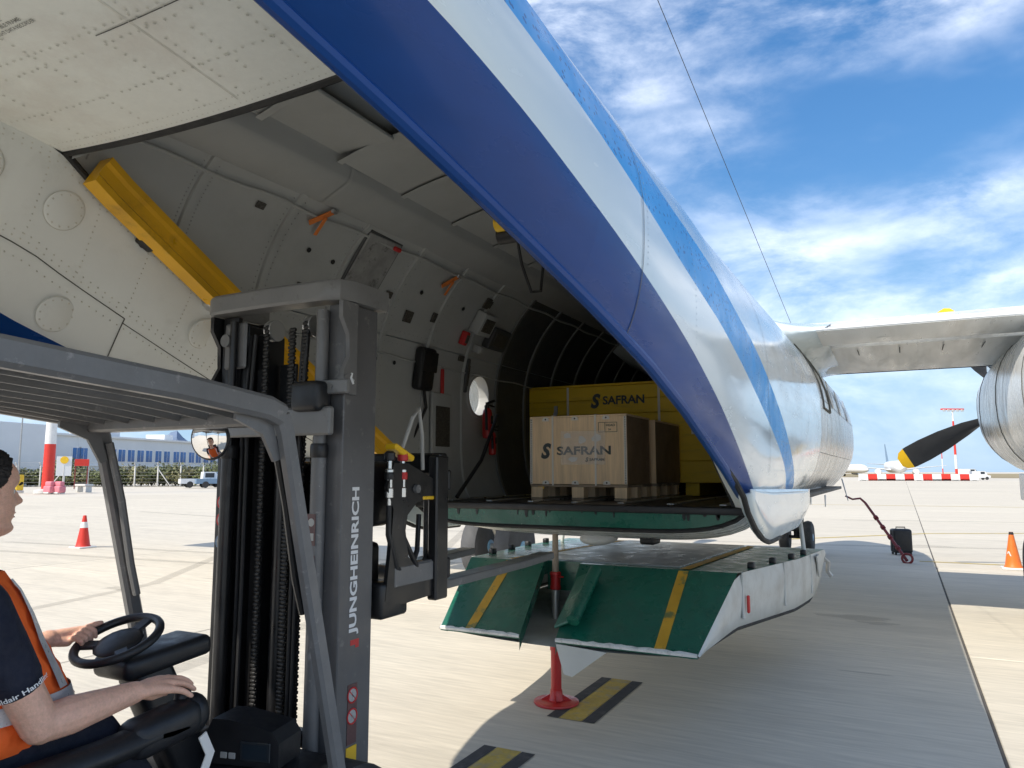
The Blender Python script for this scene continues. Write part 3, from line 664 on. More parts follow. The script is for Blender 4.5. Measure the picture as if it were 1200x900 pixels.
for s in (-1, 1):
    for y in frames_y[:9]:
        for e in (-.045, .045):
            for z in arc_z(y, max(zin(y) + .05, 1.6), 3.30, 26): rivet(inner(y + e, z, s, .091), (-s, 0, -.2), .0055, .003)
    for z in (2.70, 2.79, 3.27):
        for y in lin(2.6, 6.5, 70):
            if z > zin(y) + .03: rivet(inner(y, z, s, .091), (-s, 0, -.2), .005, .003)
rv.build('fasteners', 'rivet_grey', A, kind='stuff', fix=False)
for (z, r_, m) in ((3.262, .010, 'lining'), (2.60, .007, 'lining')):
    y0p = next(y for y in lin(2.0, 6, 80) if zin(y) < z - .1)
    MB().tube([inner(y, z + .006 * math.sin(y * 9), -1, .112) for y in lin(y0p, 9.5, 60)], r_, 8).build('pipe_run', m, A)
for (px, py, w, h) in ((455, 345, .07, .05), (508, 372, .06, .08), (430, 372, .05, .04), (540, 420, .09, .05), (305, 240, .06, .04), (350, 335, .05, .05)):
    r = ray(px, py); lo, hi = 2.0, 14.0
    for _ in range(40):
        t = (lo + hi) / 2; p = r * t + V(0, 0, CZ)
        if p.x < XC - (hw(p.y, p.z) - .095): hi = t
        else: lo = t
    p = r * lo + V(0, 0, CZ); up = (V(XC - hw(p.y, p.z + .02), 0, p.z + .02) - V(XC - hw(p.y, p.z - .02), 0, p.z - .02)).normalized(); nn_ = V(0, 1, 0).cross(up); nn_ = nn_ if nn_.x > 0 else -nn_
    MB().box(p + nn_ * .006, (w, .012, h), Matrix((V(0, 1, 0), nn_, up)).transposed(), .003).build('placard', 'placard', A)
wn = MB(); rows = []
for k in range(33):
    a = 2 * math.pi * k / 32; cy, cz = WY + (WR - .006) * math.cos(a), WZ + (WR - .006) * math.sin(a)
    rows.append([V(XC - hw(cy, cz) + o_, cy, cz) for o_ in (.0, .05, .09, .105)] + [V(XC - hw(cy, cz) + .108, WY + (WR + .02) * math.cos(a), WZ + (WR + .02) * math.sin(a)), V(XC - hw(cy, cz) + .09, WY + (WR + .03) * math.cos(a), WZ + (WR + .03) * math.sin(a))])
wo = wn.grid(rows).build('cabin_window', 'panel_light', A, ang=50)
MB().add([V(XC - hw(WY, WZ) + .02, WY + WR * math.cos(2 * math.pi * k / 32), WZ + WR * math.sin(2 * math.pi * k / 32)) for k in range(32)], [tuple(range(32))]).build('pane', 'glass', wo, fix=False)
# floor, sill
MB().box((XC, (YS - .03 + 12.7) / 2, FL - .02), (2.5, 12.7 - YS + .03, .04), b=.006).build('cargo_floor', 'floor_dark', A)
for k in range(7): MB().box((XC - 1.05 + .35 * k, 8.2, FL + .004), (.05, 6.4, .012), b=.003).build('floor_rail', 'steel', A)
pl = [(-1.24, 1.475)]
for x in lin(-1.24, 1.24, 25): pl.append((x, 2.4 - 1.05 * (1 - (abs(x) / 1.36) ** 6) ** (1 / 6) + .012))
pl.append((1.24, 1.475)); sp = MB().prism(pl, (XC, YS + .01, 0), (1, 0, 0), (0, 0, 1), .03).build('sill_face', 'ramp_green', A)
rnd = random.Random(2)
for k in range(16):
    x = rnd.uniform(-1.05, 1.05); w = rnd.uniform(.006, .03); h = rnd.uniform(.015, .05); pts_ = [(0, 0), (w, 0), (w * .8, -h), (w * .4, -h * 1.15), (w * .1, -h * .7)]
    MB().prism(pts_, (XC + x, YS - .0225, 1.474), (1, 0, 0), (0, 0, 1), .002).build('paint_run', 'black_paint', sp)
MB().box((XC, YS - .035, 1.497), (2.44, .07, .05), b=.012).build('sill_edge', 'black_paint', A)
MB().tube([V(XC + x, YS - .02, 2.4 - 1.05 * (1 - (abs(x) / 1.36) ** 6) ** (1 / 6) + .004) for x in lin(-1.25, 1.25, 30)], .014, 8).build('sill_seal', 'rubber', A)
for s in (-1, 1):
    for k in range(9): 
        x = s * (.08 + .13 * k);
    # curved fairing over the hatch corner
    rows = []
    for y in lin(4.31, 7.2, 26):
        zt = 1.645 - .02 * (y - 4.34); zb = interp([(4.31, 1.61), (4.42, 1.52), (4.65, 1.41), (4.92, 1.325), (5.15, 1.295), (6.6, 1.29), (7.0, 1.34), (7.2, 1.40)], y); r = []
        for t in lin(0, 1, 9): 
            z = zt + (zb - zt) * t; x = max(hw(y, max(z, 1.5)) + .028, 1.355) - .10 * max(0, t - .55) ** 2 * 4 * .5; r.append(V(XC + s * x, y, z))
        r.append(V(r[-1].x - s * .035, y, zb - .006)); rows.append(r)
    cf = MB().grid(rows).build('corner_fairing', 'air_white', A, ang=50, thick=.012)
    MB().tube([V(XC + s * 1.285, 4.02, 1.745), V(XC + s * 1.29, 4.18, 1.69)] + [r[-2] + V(-s * .004, -.012, -.008) for r in rows[:12]], .017, 8).build('hatch_corner_seal', 'rubber', A)
# belly details under the sill
MB().ell((XC - .02, 5.55, 1.235), (.13, .26, .06)).build('belly_blister', 'white_paint', A)
MB().box((XC + .40, 5.5, 1.235), (.12, .16, .06), b=.02).build('drain_outlet', 'black_paint', A)
for (x, y) in ((.75, 15.5), (.4, 16.4)): MB().prism([(0, 0), (.22, 0), (.10, -.22), (.03, -.22)], (XC + x, y, 1.30), (0, 1, 0), (0, 0, 1), .015).build('blade_antenna', 'white_paint', A)
for (p, q) in (((XC + 1.0, 16.6, 1.6), (XC + 1.12, 16.2, 1.18)),): MB().cyl(p, q, .014, .008, 8).build('pitot_probe', 'steel', A)
# skin seams on the right outside
def side_pt(y, z, off=.003): return V(XC + hw(y, z) + off, y, z)
for (y, z0, z1) in ((2.55, 2.22, 3.2), (5.0, 1.75, 3.5), (8.6, 1.52, 3.3)):
    strip([side_pt(y, z) for z in lin(z0, z1, 26)], .005, (1, 0, .2), 'seam')
for k in range(9):
    y = 9.4 + .62 * k; strip([side_pt(y, z) for z in lin(1.52, 3.3, 26)], .008, (1, 0, .2), 'seam')
for z in (1.95, 2.55, 3.05): strip([side_pt(y, z) for y in lin(8.7, 15.0, 40)], .006, (1, 0, .2), 'seam')
rv = MB()
for k in range(20):
    y = 8.75 + .31 * k
    for z in lin(1.53, 3.2, 44): rivet(side_pt(y, z, .0), (1, 0, 0), .006, .0014)
for z in (1.6, 1.75, 1.95, 2.2, 2.4, 2.75):
    for y in lin(5.2, 15.0, 150): rivet(side_pt(y, z, .0), (1, 0, 0), .005, .0014)
for k in range(10):
    y = 2.6 + .6 * k
    for z in lin(max(interp(T1, y), zlow(y)) + .05, 3.5, 46): rivet(side_pt(y, z, .0), (1, 0, .3), .0045, .0014)
rv.build('rivets', 'air_white', A, kind='stuff', fix=False)
# cabin windows and a door outline on the right side, ahead of the hatch
for y in (10.3, 11.6, 13.2):
    c = side_pt(y, 2.72, .004); MB().lathe([(.001, .004), (.15, .004), (.17, .012), (.19, .0)], c, (1, 0, .22), 24, ms=[0, 1, 1]).build('cabin_window', ['car_glass', 'air_silver'], A)
for (y0_, y1_, z0_, z1_) in ((8.95, 9.75, 2.45, 3.25),):
    ring = [side_pt(y, z1_) for y in lin(y0_, y1_, 10)] + [side_pt(y1_, z) for z in lin(z1_, z0_, 10)] + [side_pt(y, z0_) for y in lin(y1_, y0_, 10)] + [side_pt(y0_, z) for z in lin(z0_, z1_, 10)]
    MB().tube(ring, .014, 6, closed=True).build('escape_hatch_rim', 'seam', A)
# cockpit glazing
for s in (-1, 1):
    for k in range(3):
        y = 16.15 + .28 * k
        MB().grid([[V(XC + s * (hw(yy, zz) + .006), yy, zz) for zz in lin(interp(T_t, yy) - .52, interp(T_t, yy) - .14, 6)] for yy in lin(y, y + .25, 4)]).build('cockpit_pane', 'car_glass', A)
# ---- wing, nacelles, propellers, gear, tail
WTE, WLE, WZB = 8.6, 12.2, 3.16
def foil(chord, thick):
    up = [(0, 0), (.02, .022), (.08, .055), (.2, .088), (.35, .10), (.55, .085), (.75, .052), (.9, .022), (1, .006)]
    lo = [(1, -.004), (.9, -.006), (.7, -.012), (.5, -.02), (.3, -.026), (.15, -.026), (.05, -.017), (.01, -.008)]
    return [(u * chord, v * thick * chord) for u, v in up + lo]
def wing_sec(x, te, le, z, th=1.25, u0=0, u1=1):
    ch = le - te; return [V(x, le - u, z + v + .03 * ch) for u, v in foil(ch, th) ]
for s in (1, -1):
    st = [(.35, 0), (1.0, 0), (2.4, 0), (4.0, 0), (6.0, 0), (10.0, .5), (14.6, 1.0)]
    rows = []
    for xo, t in st:
        te = WTE + 1.0 + (.30 * t); le = WLE - 1.25 * t; zz = WZB + (0 if xo <= 6 else (xo - 6) * -.01)
        # main box ends at the flap hinge
        sec = []
        ch = (WLE - WTE) - 1.5 * t
        for u, v in foil(1, 1.25): sec.append(V(XC + s * xo, le - min(u, .715) * ch, zz + (v if u <= .75 else interp([(.7, .058 if v > 0 else -.015), (1, 0)], .7) * 1.0) * ch + .03 * ch))
        rows.append(sec)
    w = MB().grid(rows, closed=True).build('wing', 'wing_metal', A, ang=40)
    MB().grid([[V(XC + s * xo, WLE - 1.25 * t + .012 - u * ((WLE - WTE) - 1.5 * t), WZB + (0 if xo <= 6 else (xo - 6) * -.01) + (v + .03) * ((WLE - WTE) - 1.5 * t) + (.006 if v > 0 else -.004)) for u, v in ((.09, .075), (.03, .04), (0, .0), (.015, -.013), (.07, -.025))] for xo, t in st]).build('leading_edge', 'wing_metal', w)
    for (xa, xb) in ((1.35, 3.5), (4.2, 6.9), (7.0, 10.4)):
        rows = []
        for xo in lin(xa, xb, 4):
            t = max(0, (xo - 6) / 8.6); te = WTE + .25 * t; ch = (WLE - WTE) - 1.5 * t; h = WLE - 1.25 * t - .735 * ch; zz = WZB + .03 * ch
            rows.append([V(XC + s * xo, y, z) for y, z in ((h, zz + .02 * ch), (h - .06 * ch, zz + .046 * ch), (te + .1 * ch, zz + .018 * ch), (te, zz + .002), (te, zz - .012), (te + .12 * ch, zz - .014 * ch), (h - .05 * ch, zz - .016 * ch), (h, zz - .008 * ch))])
        fl = MB().grid(rows, closed=True)
        n8 = 8; fl.f.append(tuple(range(n8))); fl.m.append(0); fl.f.append(tuple(len(fl.v) - 1 - k for k in range(n8))); fl.m.append(0)
        fo = fl.build('flap', ['wing_metal'], A, ang=35)
        MB().beam((XC + s * xa, WTE + .006, WZB + .115), (XC + s * xb, WTE + .006, WZB + .115), .03, .022, b=.004).build('trailing_edge_strip', 'wing_white', fo)
    # root fairing
    rows = []
    for k, xo in enumerate(lin(.55, 1.42, 9)):
        t = k / 8; g_ = (1 - t) ** 2.2; ch = WLE - WTE
        rows.append([V(XC + s * xo, y, z) for y, z in ((WTE - .15 * g_, WZB + .12 + .30 * g_), (WTE - .18 * g_, WZB + .10 - .25 * g_), (WTE + .9, WZB + .05 - .5 * g_), (WTE + 2.2, WZB + .0 - .5 * g_), (WLE - .2, WZB + .02 - .35 * g_), (WLE + .25 * g_, WZB + .12), (WLE - .5, WZB + .45 + .1 * g_), (WTE + 1.8, WZB + .52 + .1 * g_), (WTE + .8, WZB + .30 + .25 * g_))])
    MB().grid(rows, closed=True).build('wing_root_fairing', 'air_white', A, ang=180)
    for (xo, y) in ((2.0, 9.1), (2.9, 9.25), (2.35, 10.6)):
        MB().lathe([(.001, .006), (.07, .006), (.085, 0)], (XC + s * xo, y, WZB + .058), (0, 0, -1), 18).build('fuel_hatch', 'wing_metal', A)
    for xo in (1.7, 2.15, 2.6, 3.0): strip([V(XC + s * xo, y, WZB + .0465 + (0 if y < 9.6 else -.018)) for y in lin(9.7, 11.8, 8)], .010, (0, 0, -1), 'seam')
    # nacelle
    nx = XC + s * 3.82
    prof = [(6.6, .05, .05, 2.75), (7.2, .34, .36, 2.66), (8.2, .58, .68, 2.56), (9.2, .70, .84, 2.52), (11.5, .74, .86, 2.55), (12.8, .70, .80, 2.62), (13.8, .62, .68, 2.72), (14.6, .52, .56, 2.82), (15.05, .42, .45, 2.86)]
    rows = []
    for y, a_, b_, z_ in prof: rows.append([V(nx + a_ * math.copysign(abs(math.cos(t)) ** .85, math.cos(t)), y, z_ + b_ * math.copysign(abs(math.sin(t)) ** .85, math.sin(t))) for t in [2 * math.pi * k / 36 for k in range(36)]])
    na = MB().grid(rows, closed=True).build('nacelle', 'air_silver', A, ang=50)
    for y in (8.7, 10.2, 12.2, 13.6):
        i = [p for p in prof]; a_ = interp([(p[0], p[1]) for p in prof], y) + .004; b_ = interp([(p[0], p[2]) for p in prof], y) + .004; z_ = interp([(p[0], p[3]) for p in prof], y)
        MB().tube([V(nx + a_ * math.copysign(abs(math.cos(t)) ** .85, math.cos(t)), y, z_ + b_ * math.copysign(abs(math.sin(t)) ** .85, math.sin(t))) for t in [2 * math.pi * k / 36 for k in range(36)]], .004, 5, closed=True).build('cowl_seam', 'seam', na)
    pylon = MB().prism([(0, 0), (.5, .12), (.5, -.14), (.2, -.1)], (nx - .6 if s > 0 else nx + .58, 11.7, 3.10), (0, 1, 0), (0, 0, 1), .02).build('gusset', 'air_white', na)
    # spinner and blades
    hub = V(nx - s * .1 if False else nx, 15.3, 2.88)
    MB().lathe([(.40, -.25), (.38, .0), (.30, .25), (.17, .45), (.02, .55)], hub, (0, 1, 0), 24).build('spinner', 'air_silver', A)
    for k in range(4):
        ang = R(209 + 90 * k) if s > 0 else R(20 + 90 * k)
        ax = V(math.cos(ang), 0, math.sin(ang)); tn = V(-math.sin(ang), 0, math.cos(ang)); rows = []; rows2 = []
        for i, (r_, ch, tw, th) in enumerate([(.25, .10, 60, .05), (.5, .15, 55, .06), (.8, .32, 42, .045), (1.2, .42, 33, .035), (1.55, .44, 26, .025), (1.78, .42, 23, .018), (1.84, .41, 23, .017), (1.94, .33, 22, .012), (2.0, .17, 22, .008)]):
            cd = tn * math.cos(R(tw)) + V(0, 1, 0) * math.sin(R(tw)); nd = ax.cross(cd); c = hub + ax * r_
            sec = [c + cd * (ch * u) + nd * (th * v) for u, v in ((-.5, 0), (-.25, .8), (.1, 1), (.5, 0), (.1, -.6), (-.25, -.5))]
            (rows if i <= 6 else rows2).append(sec)
            if i == 6: rows2.append(sec)
        bl = MB().grid(rows, closed=True).build('propeller_blade', 'propeller', A)
        tp = MB().grid(rows2, closed=True); tp.f.append(tuple(len(tp.v) - 6 + j for j in range(6))); tp.m.append(0); tp.build('blade_tip', 'tip_yellow', bl)
    # main gear
    gy = 10.9
    lg = MB().cyl((nx, gy + .15, 2.1), (nx, gy, .56), .075).cyl((nx - .42, gy, .53), (nx + .42, gy, .53), .05).tube([(nx, gy - 1.0, 2.0), (nx, gy - .1, .75)], .04).build('main_gear_leg', 'steel', A)
    for e in (-1, 1):
        c = V(nx + e * .30, gy, .53)
        tr = MB().lathe([(.27, -.15), (.40, -.16), (.49, -.13), (.53, -.06), (.53, .06), (.49, .13), (.40, .16), (.27, .15)], c, (1, 0, 0), 32).build('wheel', 'tyre_grey', A)
        MB().lathe([(.04, -.165), (.10, -.16), (.14, -.10), (.25, -.12), (.275, -.13)], c, (1, 0, 0), 24).lathe([(.04, .165), (.10, .16), (.14, .10), (.25, .12), (.275, .13)], c, (1, 0, 0), 24).build('rim', 'hub', tr)
        MB().box((nx + e * .36, gy + .1, 1.55), (.03, 1.5, .34), b=.01).build('gear_door', 'air_silver', A)
MB().cyl((XC, 17.2, 1.5), (XC, 17.35, .36), .06).cyl((XC - .3, 17.35, .35), (XC + .3, 17.35, .35), .035).tube([(XC, 16.5, 1.4), (XC, 17.3, .6)], .03).box((XC, 17.35, .62), (.3, .22, .3), b=.04).build('nose_gear_leg', 'black_paint', A)
for e in (-1, 1):
    c = V(XC + e * .24, 17.35, .35); tr = MB().lathe([(.18, -.09), (.27, -.10), (.33, -.07), (.35, 0), (.33, .07), (.27, .10), (.18, .09)], c, (1, 0, 0), 28).build('wheel', 'tyre', A)
    MB().lathe([(.03, .10), (.08, .09), (.15, .06), (.185, .085)], c, (e, 0, 0), 20).build('rim', 'hub', tr)
# tail surfaces (above and behind the camera)
def surf(rt, tp, thick, name, m, n=10):
    rows = []
    for t in lin(0, 1, 4):
        le = Vector(rt[0]).lerp(Vector(tp[0]), t); te = Vector(rt[1]).lerp(Vector(tp[1]), t); ax = (Vector(tp[0]) - Vector(rt[0])).normalized(); d = te - le; nd = ax.cross(d).normalized()
        rows.append([le + d * u + nd * v * d.length * thick for u, v in ((0, 0), (.05, .3), (.3, .5), (.7, .3), (1, 0), (.7, -.3), (.3, -.5), (.05, -.3))])
    mb = MB().grid(rows, closed=True); mb.f.append(tuple(len(mb.v) - 8 + j for j in range(8))); mb.m.append(0); return mb.build(name, m, A)
surf(((XC, -2.6, 4.05), (XC, -7.4, 4.4)), ((XC, -5.8, 8.9), (XC, -7.6, 8.9)), .12, 'tail_fin', 'air_blue')
for s in (1, -1): surf(((XC + s * .3, -4.3, 4.45), (XC + s * .3, -7.0, 4.45)), ((XC + s * 4.95, -5.4, 5.2), (XC + s * 4.95, -6.9, 5.2)), .12, 'tailplane', 'wing_white')
MB().tube([V(-1.25, 11, 3.72).lerp(V(XC, -6, 9.1), t) for t in lin(0, 1, 12)], .0032, 5).build('wire_antenna', 'black_paint', A)
MB().lathe([(.03, 0), (.018, .12), (.008, .16)], (-1.25, 11, 3.58), (0, -.1, 1), 10).build('antenna_mast', 'white_paint', A)
# ---- cargo ramp slid forward under the belly
RH = [(4.70, .93), (5.35, 1.06), (6.8, 1.28), (8.1, 1.37)]
rz = lambda y: interp([(4.70, .625), (5.35, 1.05), (8.1, .98)], y)
rb = lambda y: interp([(4.70, .60), (5.4, .66), (6.8, .585), (7.5, .565), (7.85, .66), (8.1, .85)], y)
def ramp():
    mb = MB()
    nl = lambda y: interp([(4.7, -.29), (5.45, -.42)], y); nr = lambda y: interp([(4.7, -.02), (5.45, -.12)], y)
    ya = lin(4.7, 5.35, 6); top = lambda x, y: V(XC + x, y, rz(y))
    MBa = MB()
    for (lo, hi) in ((lambda y: -interp(RH, y), nl), (nr, lambda y: interp(RH, y))):
        MBa.grid([[top(lo(y) + (hi(y) - lo(y)) * u, y) for u in lin(0, 1, 8)] for y in ya + [5.45]])
        MBa.grid([[top(hi(y) if hi is nl else lo(y), y) - V(0, 0, d) for d in (0, .10)] for y in ya + [5.45]])
        MBa.grid([[top(lo(4.7) + (hi(4.7) - lo(4.7)) * u, 4.7) - V(0, 0, d) for u in lin(0, 1, 4)] for d in (0, .022)])
    MBa.grid([[top(nl(5.45) + (nr(5.45) - nl(5.45)) * u, 5.45) - V(0, 0, d) for u in (0, 1)] for d in (0, .22)])
    rp = MBa.build('ramp', 'ramp_green', A, ang=25)
    # the flat deck with tread strips
    MB().grid([[top(interp(RH, y) * u, y) for u in lin(-1, 1, 9)] for y in lin(5.45, 8.1, 8)]).build('deck', 'ramp_green', rp)
    for k in range(24):
        y = 5.55 + .105 * k; MB().beam((XC - .62, y, rz(y) + .004), (XC + .62, y, rz(y) + .004), .085, .012, b=.003).build('tread', 'steel', rp)
    for k in range(11):
        for e in (0,):
            y0 = 4.76 + .055 * k; d = rz(y0 + .01) - rz(y0)
            if False: pass
    for x in (-.69, .69):
        for (y0, y1, h) in ((4.71, 5.335, .005), (5.36, 8.0, .006)):
            w = .036
            MB().grid([[V(XC + x + e * w, y, rz(y) + h) for e in (-1, 1)] for y in lin(y0, y1, 6)]).build('stripe', 'ramp_stripe', rp, fix=False)
    # chipped white leading edges
    for (xa, xb) in ((-.93, -.29), (-.02, .93)):
        pts = []; rnd = random.Random(3)
        for x in lin(xa, xb, 26): pts.append((x, rnd.uniform(.0, .016)))
        MB().grid([[V(XC + x, 4.692, .627), V(XC + x, 4.697, .632), V(XC + x, 4.70 + w_ * .8, .634 + w_ * .5)] for x, w_ in pts] ).grid([[V(XC + x, 4.692, .627), V(XC + x, 4.693, .612)] for x, w_ in pts]).build('lip_edge', 'chipped_white', rp)
    # side walls and underside
    for s in (1, -1):
        rows = []
        for y in lin(4.7, 8.1, 24):
            h = interp(RH, y); zt = rz(y) - .002; zb = rb(y); rows.append([V(XC + s * h, y, zt), V(XC + s * (h + .012), y, zt - .25 * (zt - zb)), V(XC + s * (h + .005), y, zt - .6 * (zt - zb)), V(XC + s * (h - .012), y, zt - .9 * (zt - zb)), V(XC + s * (h - .06), y, zb)])
        MB().grid(rows).build('side_wall', 'ramp_side', rp, ang=50)
        MB().tube([V(XC + s * (interp(RH, y) - .05), y, rb(y) + .006) for y in lin(4.75, 8.1, 26)], .016, 8).build('edge_seal', 'rubber', rp)
        for k in range(3):
            y = 5.42 + .95 * k; h = interp(RH, y) + .008; MB().box((XC + s * h, y, (rz(y) + rb(y)) / 2 + .04), (.014, .012 if k else .05, (rz(y) - rb(y)) * .80), b=.003).build('side_rib', 'ramp_side', rp)
        for k in range(4):
            y = 5.75 + .5 * k; h = interp(RH, y) - .04; MB().box((XC + s * h, y, rz(y) + .02), (.05, .07, .05), b=.012).build('latch', 'black_paint', rp)
        y = 5.46; MB().box((XC + s * (interp(RH, y) + .028), y, .83), (.02, .03, .12), b=.006).build('lock_handle', 'red_paint', rp)
        c = V(XC + s * (interp(RH, 8.0) + .0), 8.05, .90); MB().tube([c, c + V(s * .04, .03, -.04), c + V(s * .03, .05, -.13), c + V(s * .06, .07, -.18)], .020, 6).build('hook', 'steel', rp)
        MB().cyl((XC + s * 1.24, 7.6, .98), (XC + s * 1.20, 7.65, 1.42), .020, n=10).prism([(-.12, .0), (.12, .0), (.0, -.2)], (XC + s * (interp(RH, 7.6) + .016), 7.6, .97), (0, 1, 0), (0, 0, 1), .012 * s).build('hanger_arm', 'ramp_side', rp)
    MB().grid([[V(XC + u * (interp(RH, y) - .10), y, rb(y) - .03 * (1 - u * u)) for u in lin(-1, 1, 9)] for y in lin(4.72, 8.1, 14)]).build('underside', 'ramp_side', rp)
    MB().grid([[V(XC + u * interp(RH, 8.1), 8.1, z) for u in lin(-1, 1, 5)] for z in (.86, .975)]).build('front_wall', 'ramp_side', rp)
    # folded flap beside the notch and the white plate hanging under it
    fb = Matrix.Rotation(R(33), 3, 'X') @ Matrix.Rotation(R(24), 3, 'Y')
    c0 = V(XC + .02, 4.98, .86)
    MB().box(c0, (.20, .52, .022), Matrix.Rotation(R(33), 3, 'X') @ Matrix.Rotation(R(-28), 3, 'Y'), .008).cyl(c0 + Matrix.Rotation(R(33), 3, 'X') @ V(.07, -.26, .04), c0 + Matrix.Rotation(R(33), 3, 'X') @ V(.07, .26, .04), .045).build('folded_flap', 'ramp_green', rp)
    MB().prism([(0, 0), (.36, -.02), (.12, -.20), (.06, -.19)], (XC - .02, 4.70, .60), (1, 0, 0), (0, 0, 1), -.012).build('hanging_plate', 'ramp_side', rp)
ramp()
# ------------------------------------------------------------------ tail jack
jp = g(652, 824); J = thing('tail_jack', (jp.x, jp.y, 0), 'red tail support jack with round foot standing under the open hatch sill', 'jack')
def local(o): return Vector((o.location.x, o.location.y, 0))
jb = local(J)
MB().lathe([(.165, .0), (.172, .010), (.170, .020), (.155, .024), (.06, .028), (.05, .05), (.045, .10)], jb, (0, 0, 1), 32).build('foot_plate', 'red_paint', J)
for k in range(4):
    a = k * math.pi / 2 + .4; d = V(math.cos(a), math.sin(a), 0); MB().prism([(.03, 0), (.12, 0), (.03, .05)], jb + V(0, 0, .026), d, (0, 0, 1), .008).build('gusset', 'red_paint', J)
MB().cyl(jb + V(0, 0, .05), jb + V(0, 0, .40), .040, n=18).cyl(jb + V(0, 0, .39), jb + V(0, 0, .43), .046, n=18).build('lower_tube', 'red_paint', J)
MB().cyl(jb + V(0, 0, .42), jb + V(0, 0, .84), .030, n=16).build('screw', 'steel', J)
MB().lathe([(.034, .84), (.042, .845), (.042, .87), (.038, .875), (.038, .945), (.043, .95), (.043, .97), (.034, .975)], jb, (0, 0, 1), 16).cyl(jb + V(.035, -.02, .94), jb + V(.085, -.05, .945), .006, n=8).build('collar', 'red_paint', J)
MB().cyl(jb + V(0, 0, .96), jb + V(0, 0, 1.33), .026, .022, n=14).build('upper_tube', 'wood_grey', J)
# ------------------------------------------------------------------ cargo: crates on pallets
def crate(label, x0, x1, y0, y1, z0, z1, front=True):
    c = V((x0 + x1) / 2, (y0 + y1) / 2, z0); o = thing('wooden_crate', c, label, 'crate', 'plywood crates in the hold'); t = .012
    w, d, h = x1 - x0, y1 - y0, z1 - z0
    for nm, cc, ss in (('front_panel', (c.x, y0 + t / 2, z0 + h / 2), (w, t, h)), ('rear_panel', (c.x, y1 - t / 2, z0 + h / 2), (w, t, h)), ('side_panel', (x0 + t / 2, c.y, z0 + h / 2), (t, d - 2 * t - .002, h)), ('side_panel', (x1 - t / 2, c.y, z0 + h / 2), (t, d - 2 * t - .002, h)), ('lid', (c.x, c.y, z1 + .008), (w + .004, d + .004, .014)), ('base', (c.x, c.y, z0 + .008), (w - .04, d - .04, .014))):
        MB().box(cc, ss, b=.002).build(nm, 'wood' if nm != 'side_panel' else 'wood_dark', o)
    return o
CY, CX0, CX1, CZ0, CZ1 = 5.40, -2.645, -1.835, 1.645, 2.165
pal = []
def pallet(label, x0, x1, y0, y1, z):
    c = V((x0 + x1) / 2, (y0 + y1) / 2, z); o = thing('pallet', c, label, 'pallet', 'wooden pallets under the crates')
    for k in range(5): MB().box((c.x, y0 + .06 + (y1 - y0 - .12) * k / 4, z + .112), (x1 - x0, .105, .018), b=.002).build('deck_board', 'wood_grey', o)
    for i in range(3):
        for j in range(3): MB().box((x0 + .055 + (x1 - x0 - .11) * i / 2, y0 + .055 + (y1 - y0 - .11) * j / 2, z + .061), (.10, .10, .082), b=.003).build('block', 'wood', o)
    for i in range(3): MB().box((x0 + .055 + (x1 - x0 - .11) * i / 2, c.y, z + .010), (.10, y1 - y0, .018), b=.002).build('bottom_board', 'wood_grey', o)
    return o
pallet('wooden pallet under the plywood crate that faces the open hatch', CX0, CX1, CY, CY + .60, FL)
c1 = crate('plywood crate with dark logo and two white straps facing the open hatch', CX0, CX1, CY, CY + .58, CZ0, CZ1)
pallet('wooden pallet under the plainer plywood crate behind the strapped one', CX0 + .05, CX1 + .03, CY + .66, CY + 1.38, FL)
c2 = crate('plain plywood crate standing behind the strapped crate', CX0 + .05, CX1 + .03, CY + .64, CY + 1.40, CZ0, CZ1 - .01)
w_, h_ = CX1 - CX0, CZ1 - CZ0
yf = CY - .001
for fx in (.245, .69): MB().box((CX0 + w_ * fx, yf - .0025, (CZ0 + CZ1) / 2), (.014, .003, h_ + .02)).box((CX0 + w_ * fx, CY + .29, CZ1 + .0175), (.014, .59, .003)).build('strap', 'strap_white', c1)
for e in (0, 1):
    st_ = MB().box((CX0 + .011 + e * (w_ - .022), yf - .002, (CZ0 + CZ1) / 2), (.020, .003, h_ - .004)).build('edge_strip', 'strap_white', c1)
    for k in range(28): MB().box((CX0 + .011 + e * (w_ - .022), yf - .0045, CZ0 + .012 + (h_ - .024) * k / 27), (.007, .002, .009)).build('slot', 'black_paint', st_)
for fx in (.17, .48, .80):
    for z in (CZ0 + .012, CZ1 - .010):
        cl = MB().prism([(-.03, -.014), (.03, -.014), (.026, .008), (.012, .016), (-.012, .016), (-.026, .008)], (CX0 + w_ * fx, yf - .002, z), (1, 0, 0), (0, 0, 1), .003).build('clip', 'strap_white', c1); MB().cyl((CX0 + w_ * fx, yf - .006, z), (CX0 + w_ * fx, yf - .003, z), .007, n=8).build('clip_hole', 'black_paint', cl)
def swirl(o, sz, y, parent, m, name='logo_mark'):
    return text(name, 'S', (o[0] - sz * .36, y, o[1] - sz * .5), (1, 0, 0), (0, 0, 1), sz * .72, sz, m, parent, bold=.05, shear=.25)
X3, Z3 = V(1, 0, 0), V(0, 0, 1)
text('logo_lettering', 'SAFRAN', (CX0 + w_ * .29, yf - .0015, CZ0 + h_ * .435), X3, Z3, w_ * .555, h_ * .13, 'logo_dark', c1, bold=.03)
swirl((CX0 + w_ * .175, CZ0 + h_ * .50), .125, yf - .002, c1, 'logo_dark')
text('small_lettering', 'SAFRAN', (CX0 + w_ * .63, yf - .0055, CZ0 + h_ * .345), X3, Z3, w_ * .15, h_ * .04, 'logo_dark', c1, bold=.02)
swirl((CX0 + w_ * .605, CZ0 + h_ * .365), .035, yf - .0062, c1, 'logo_dark')
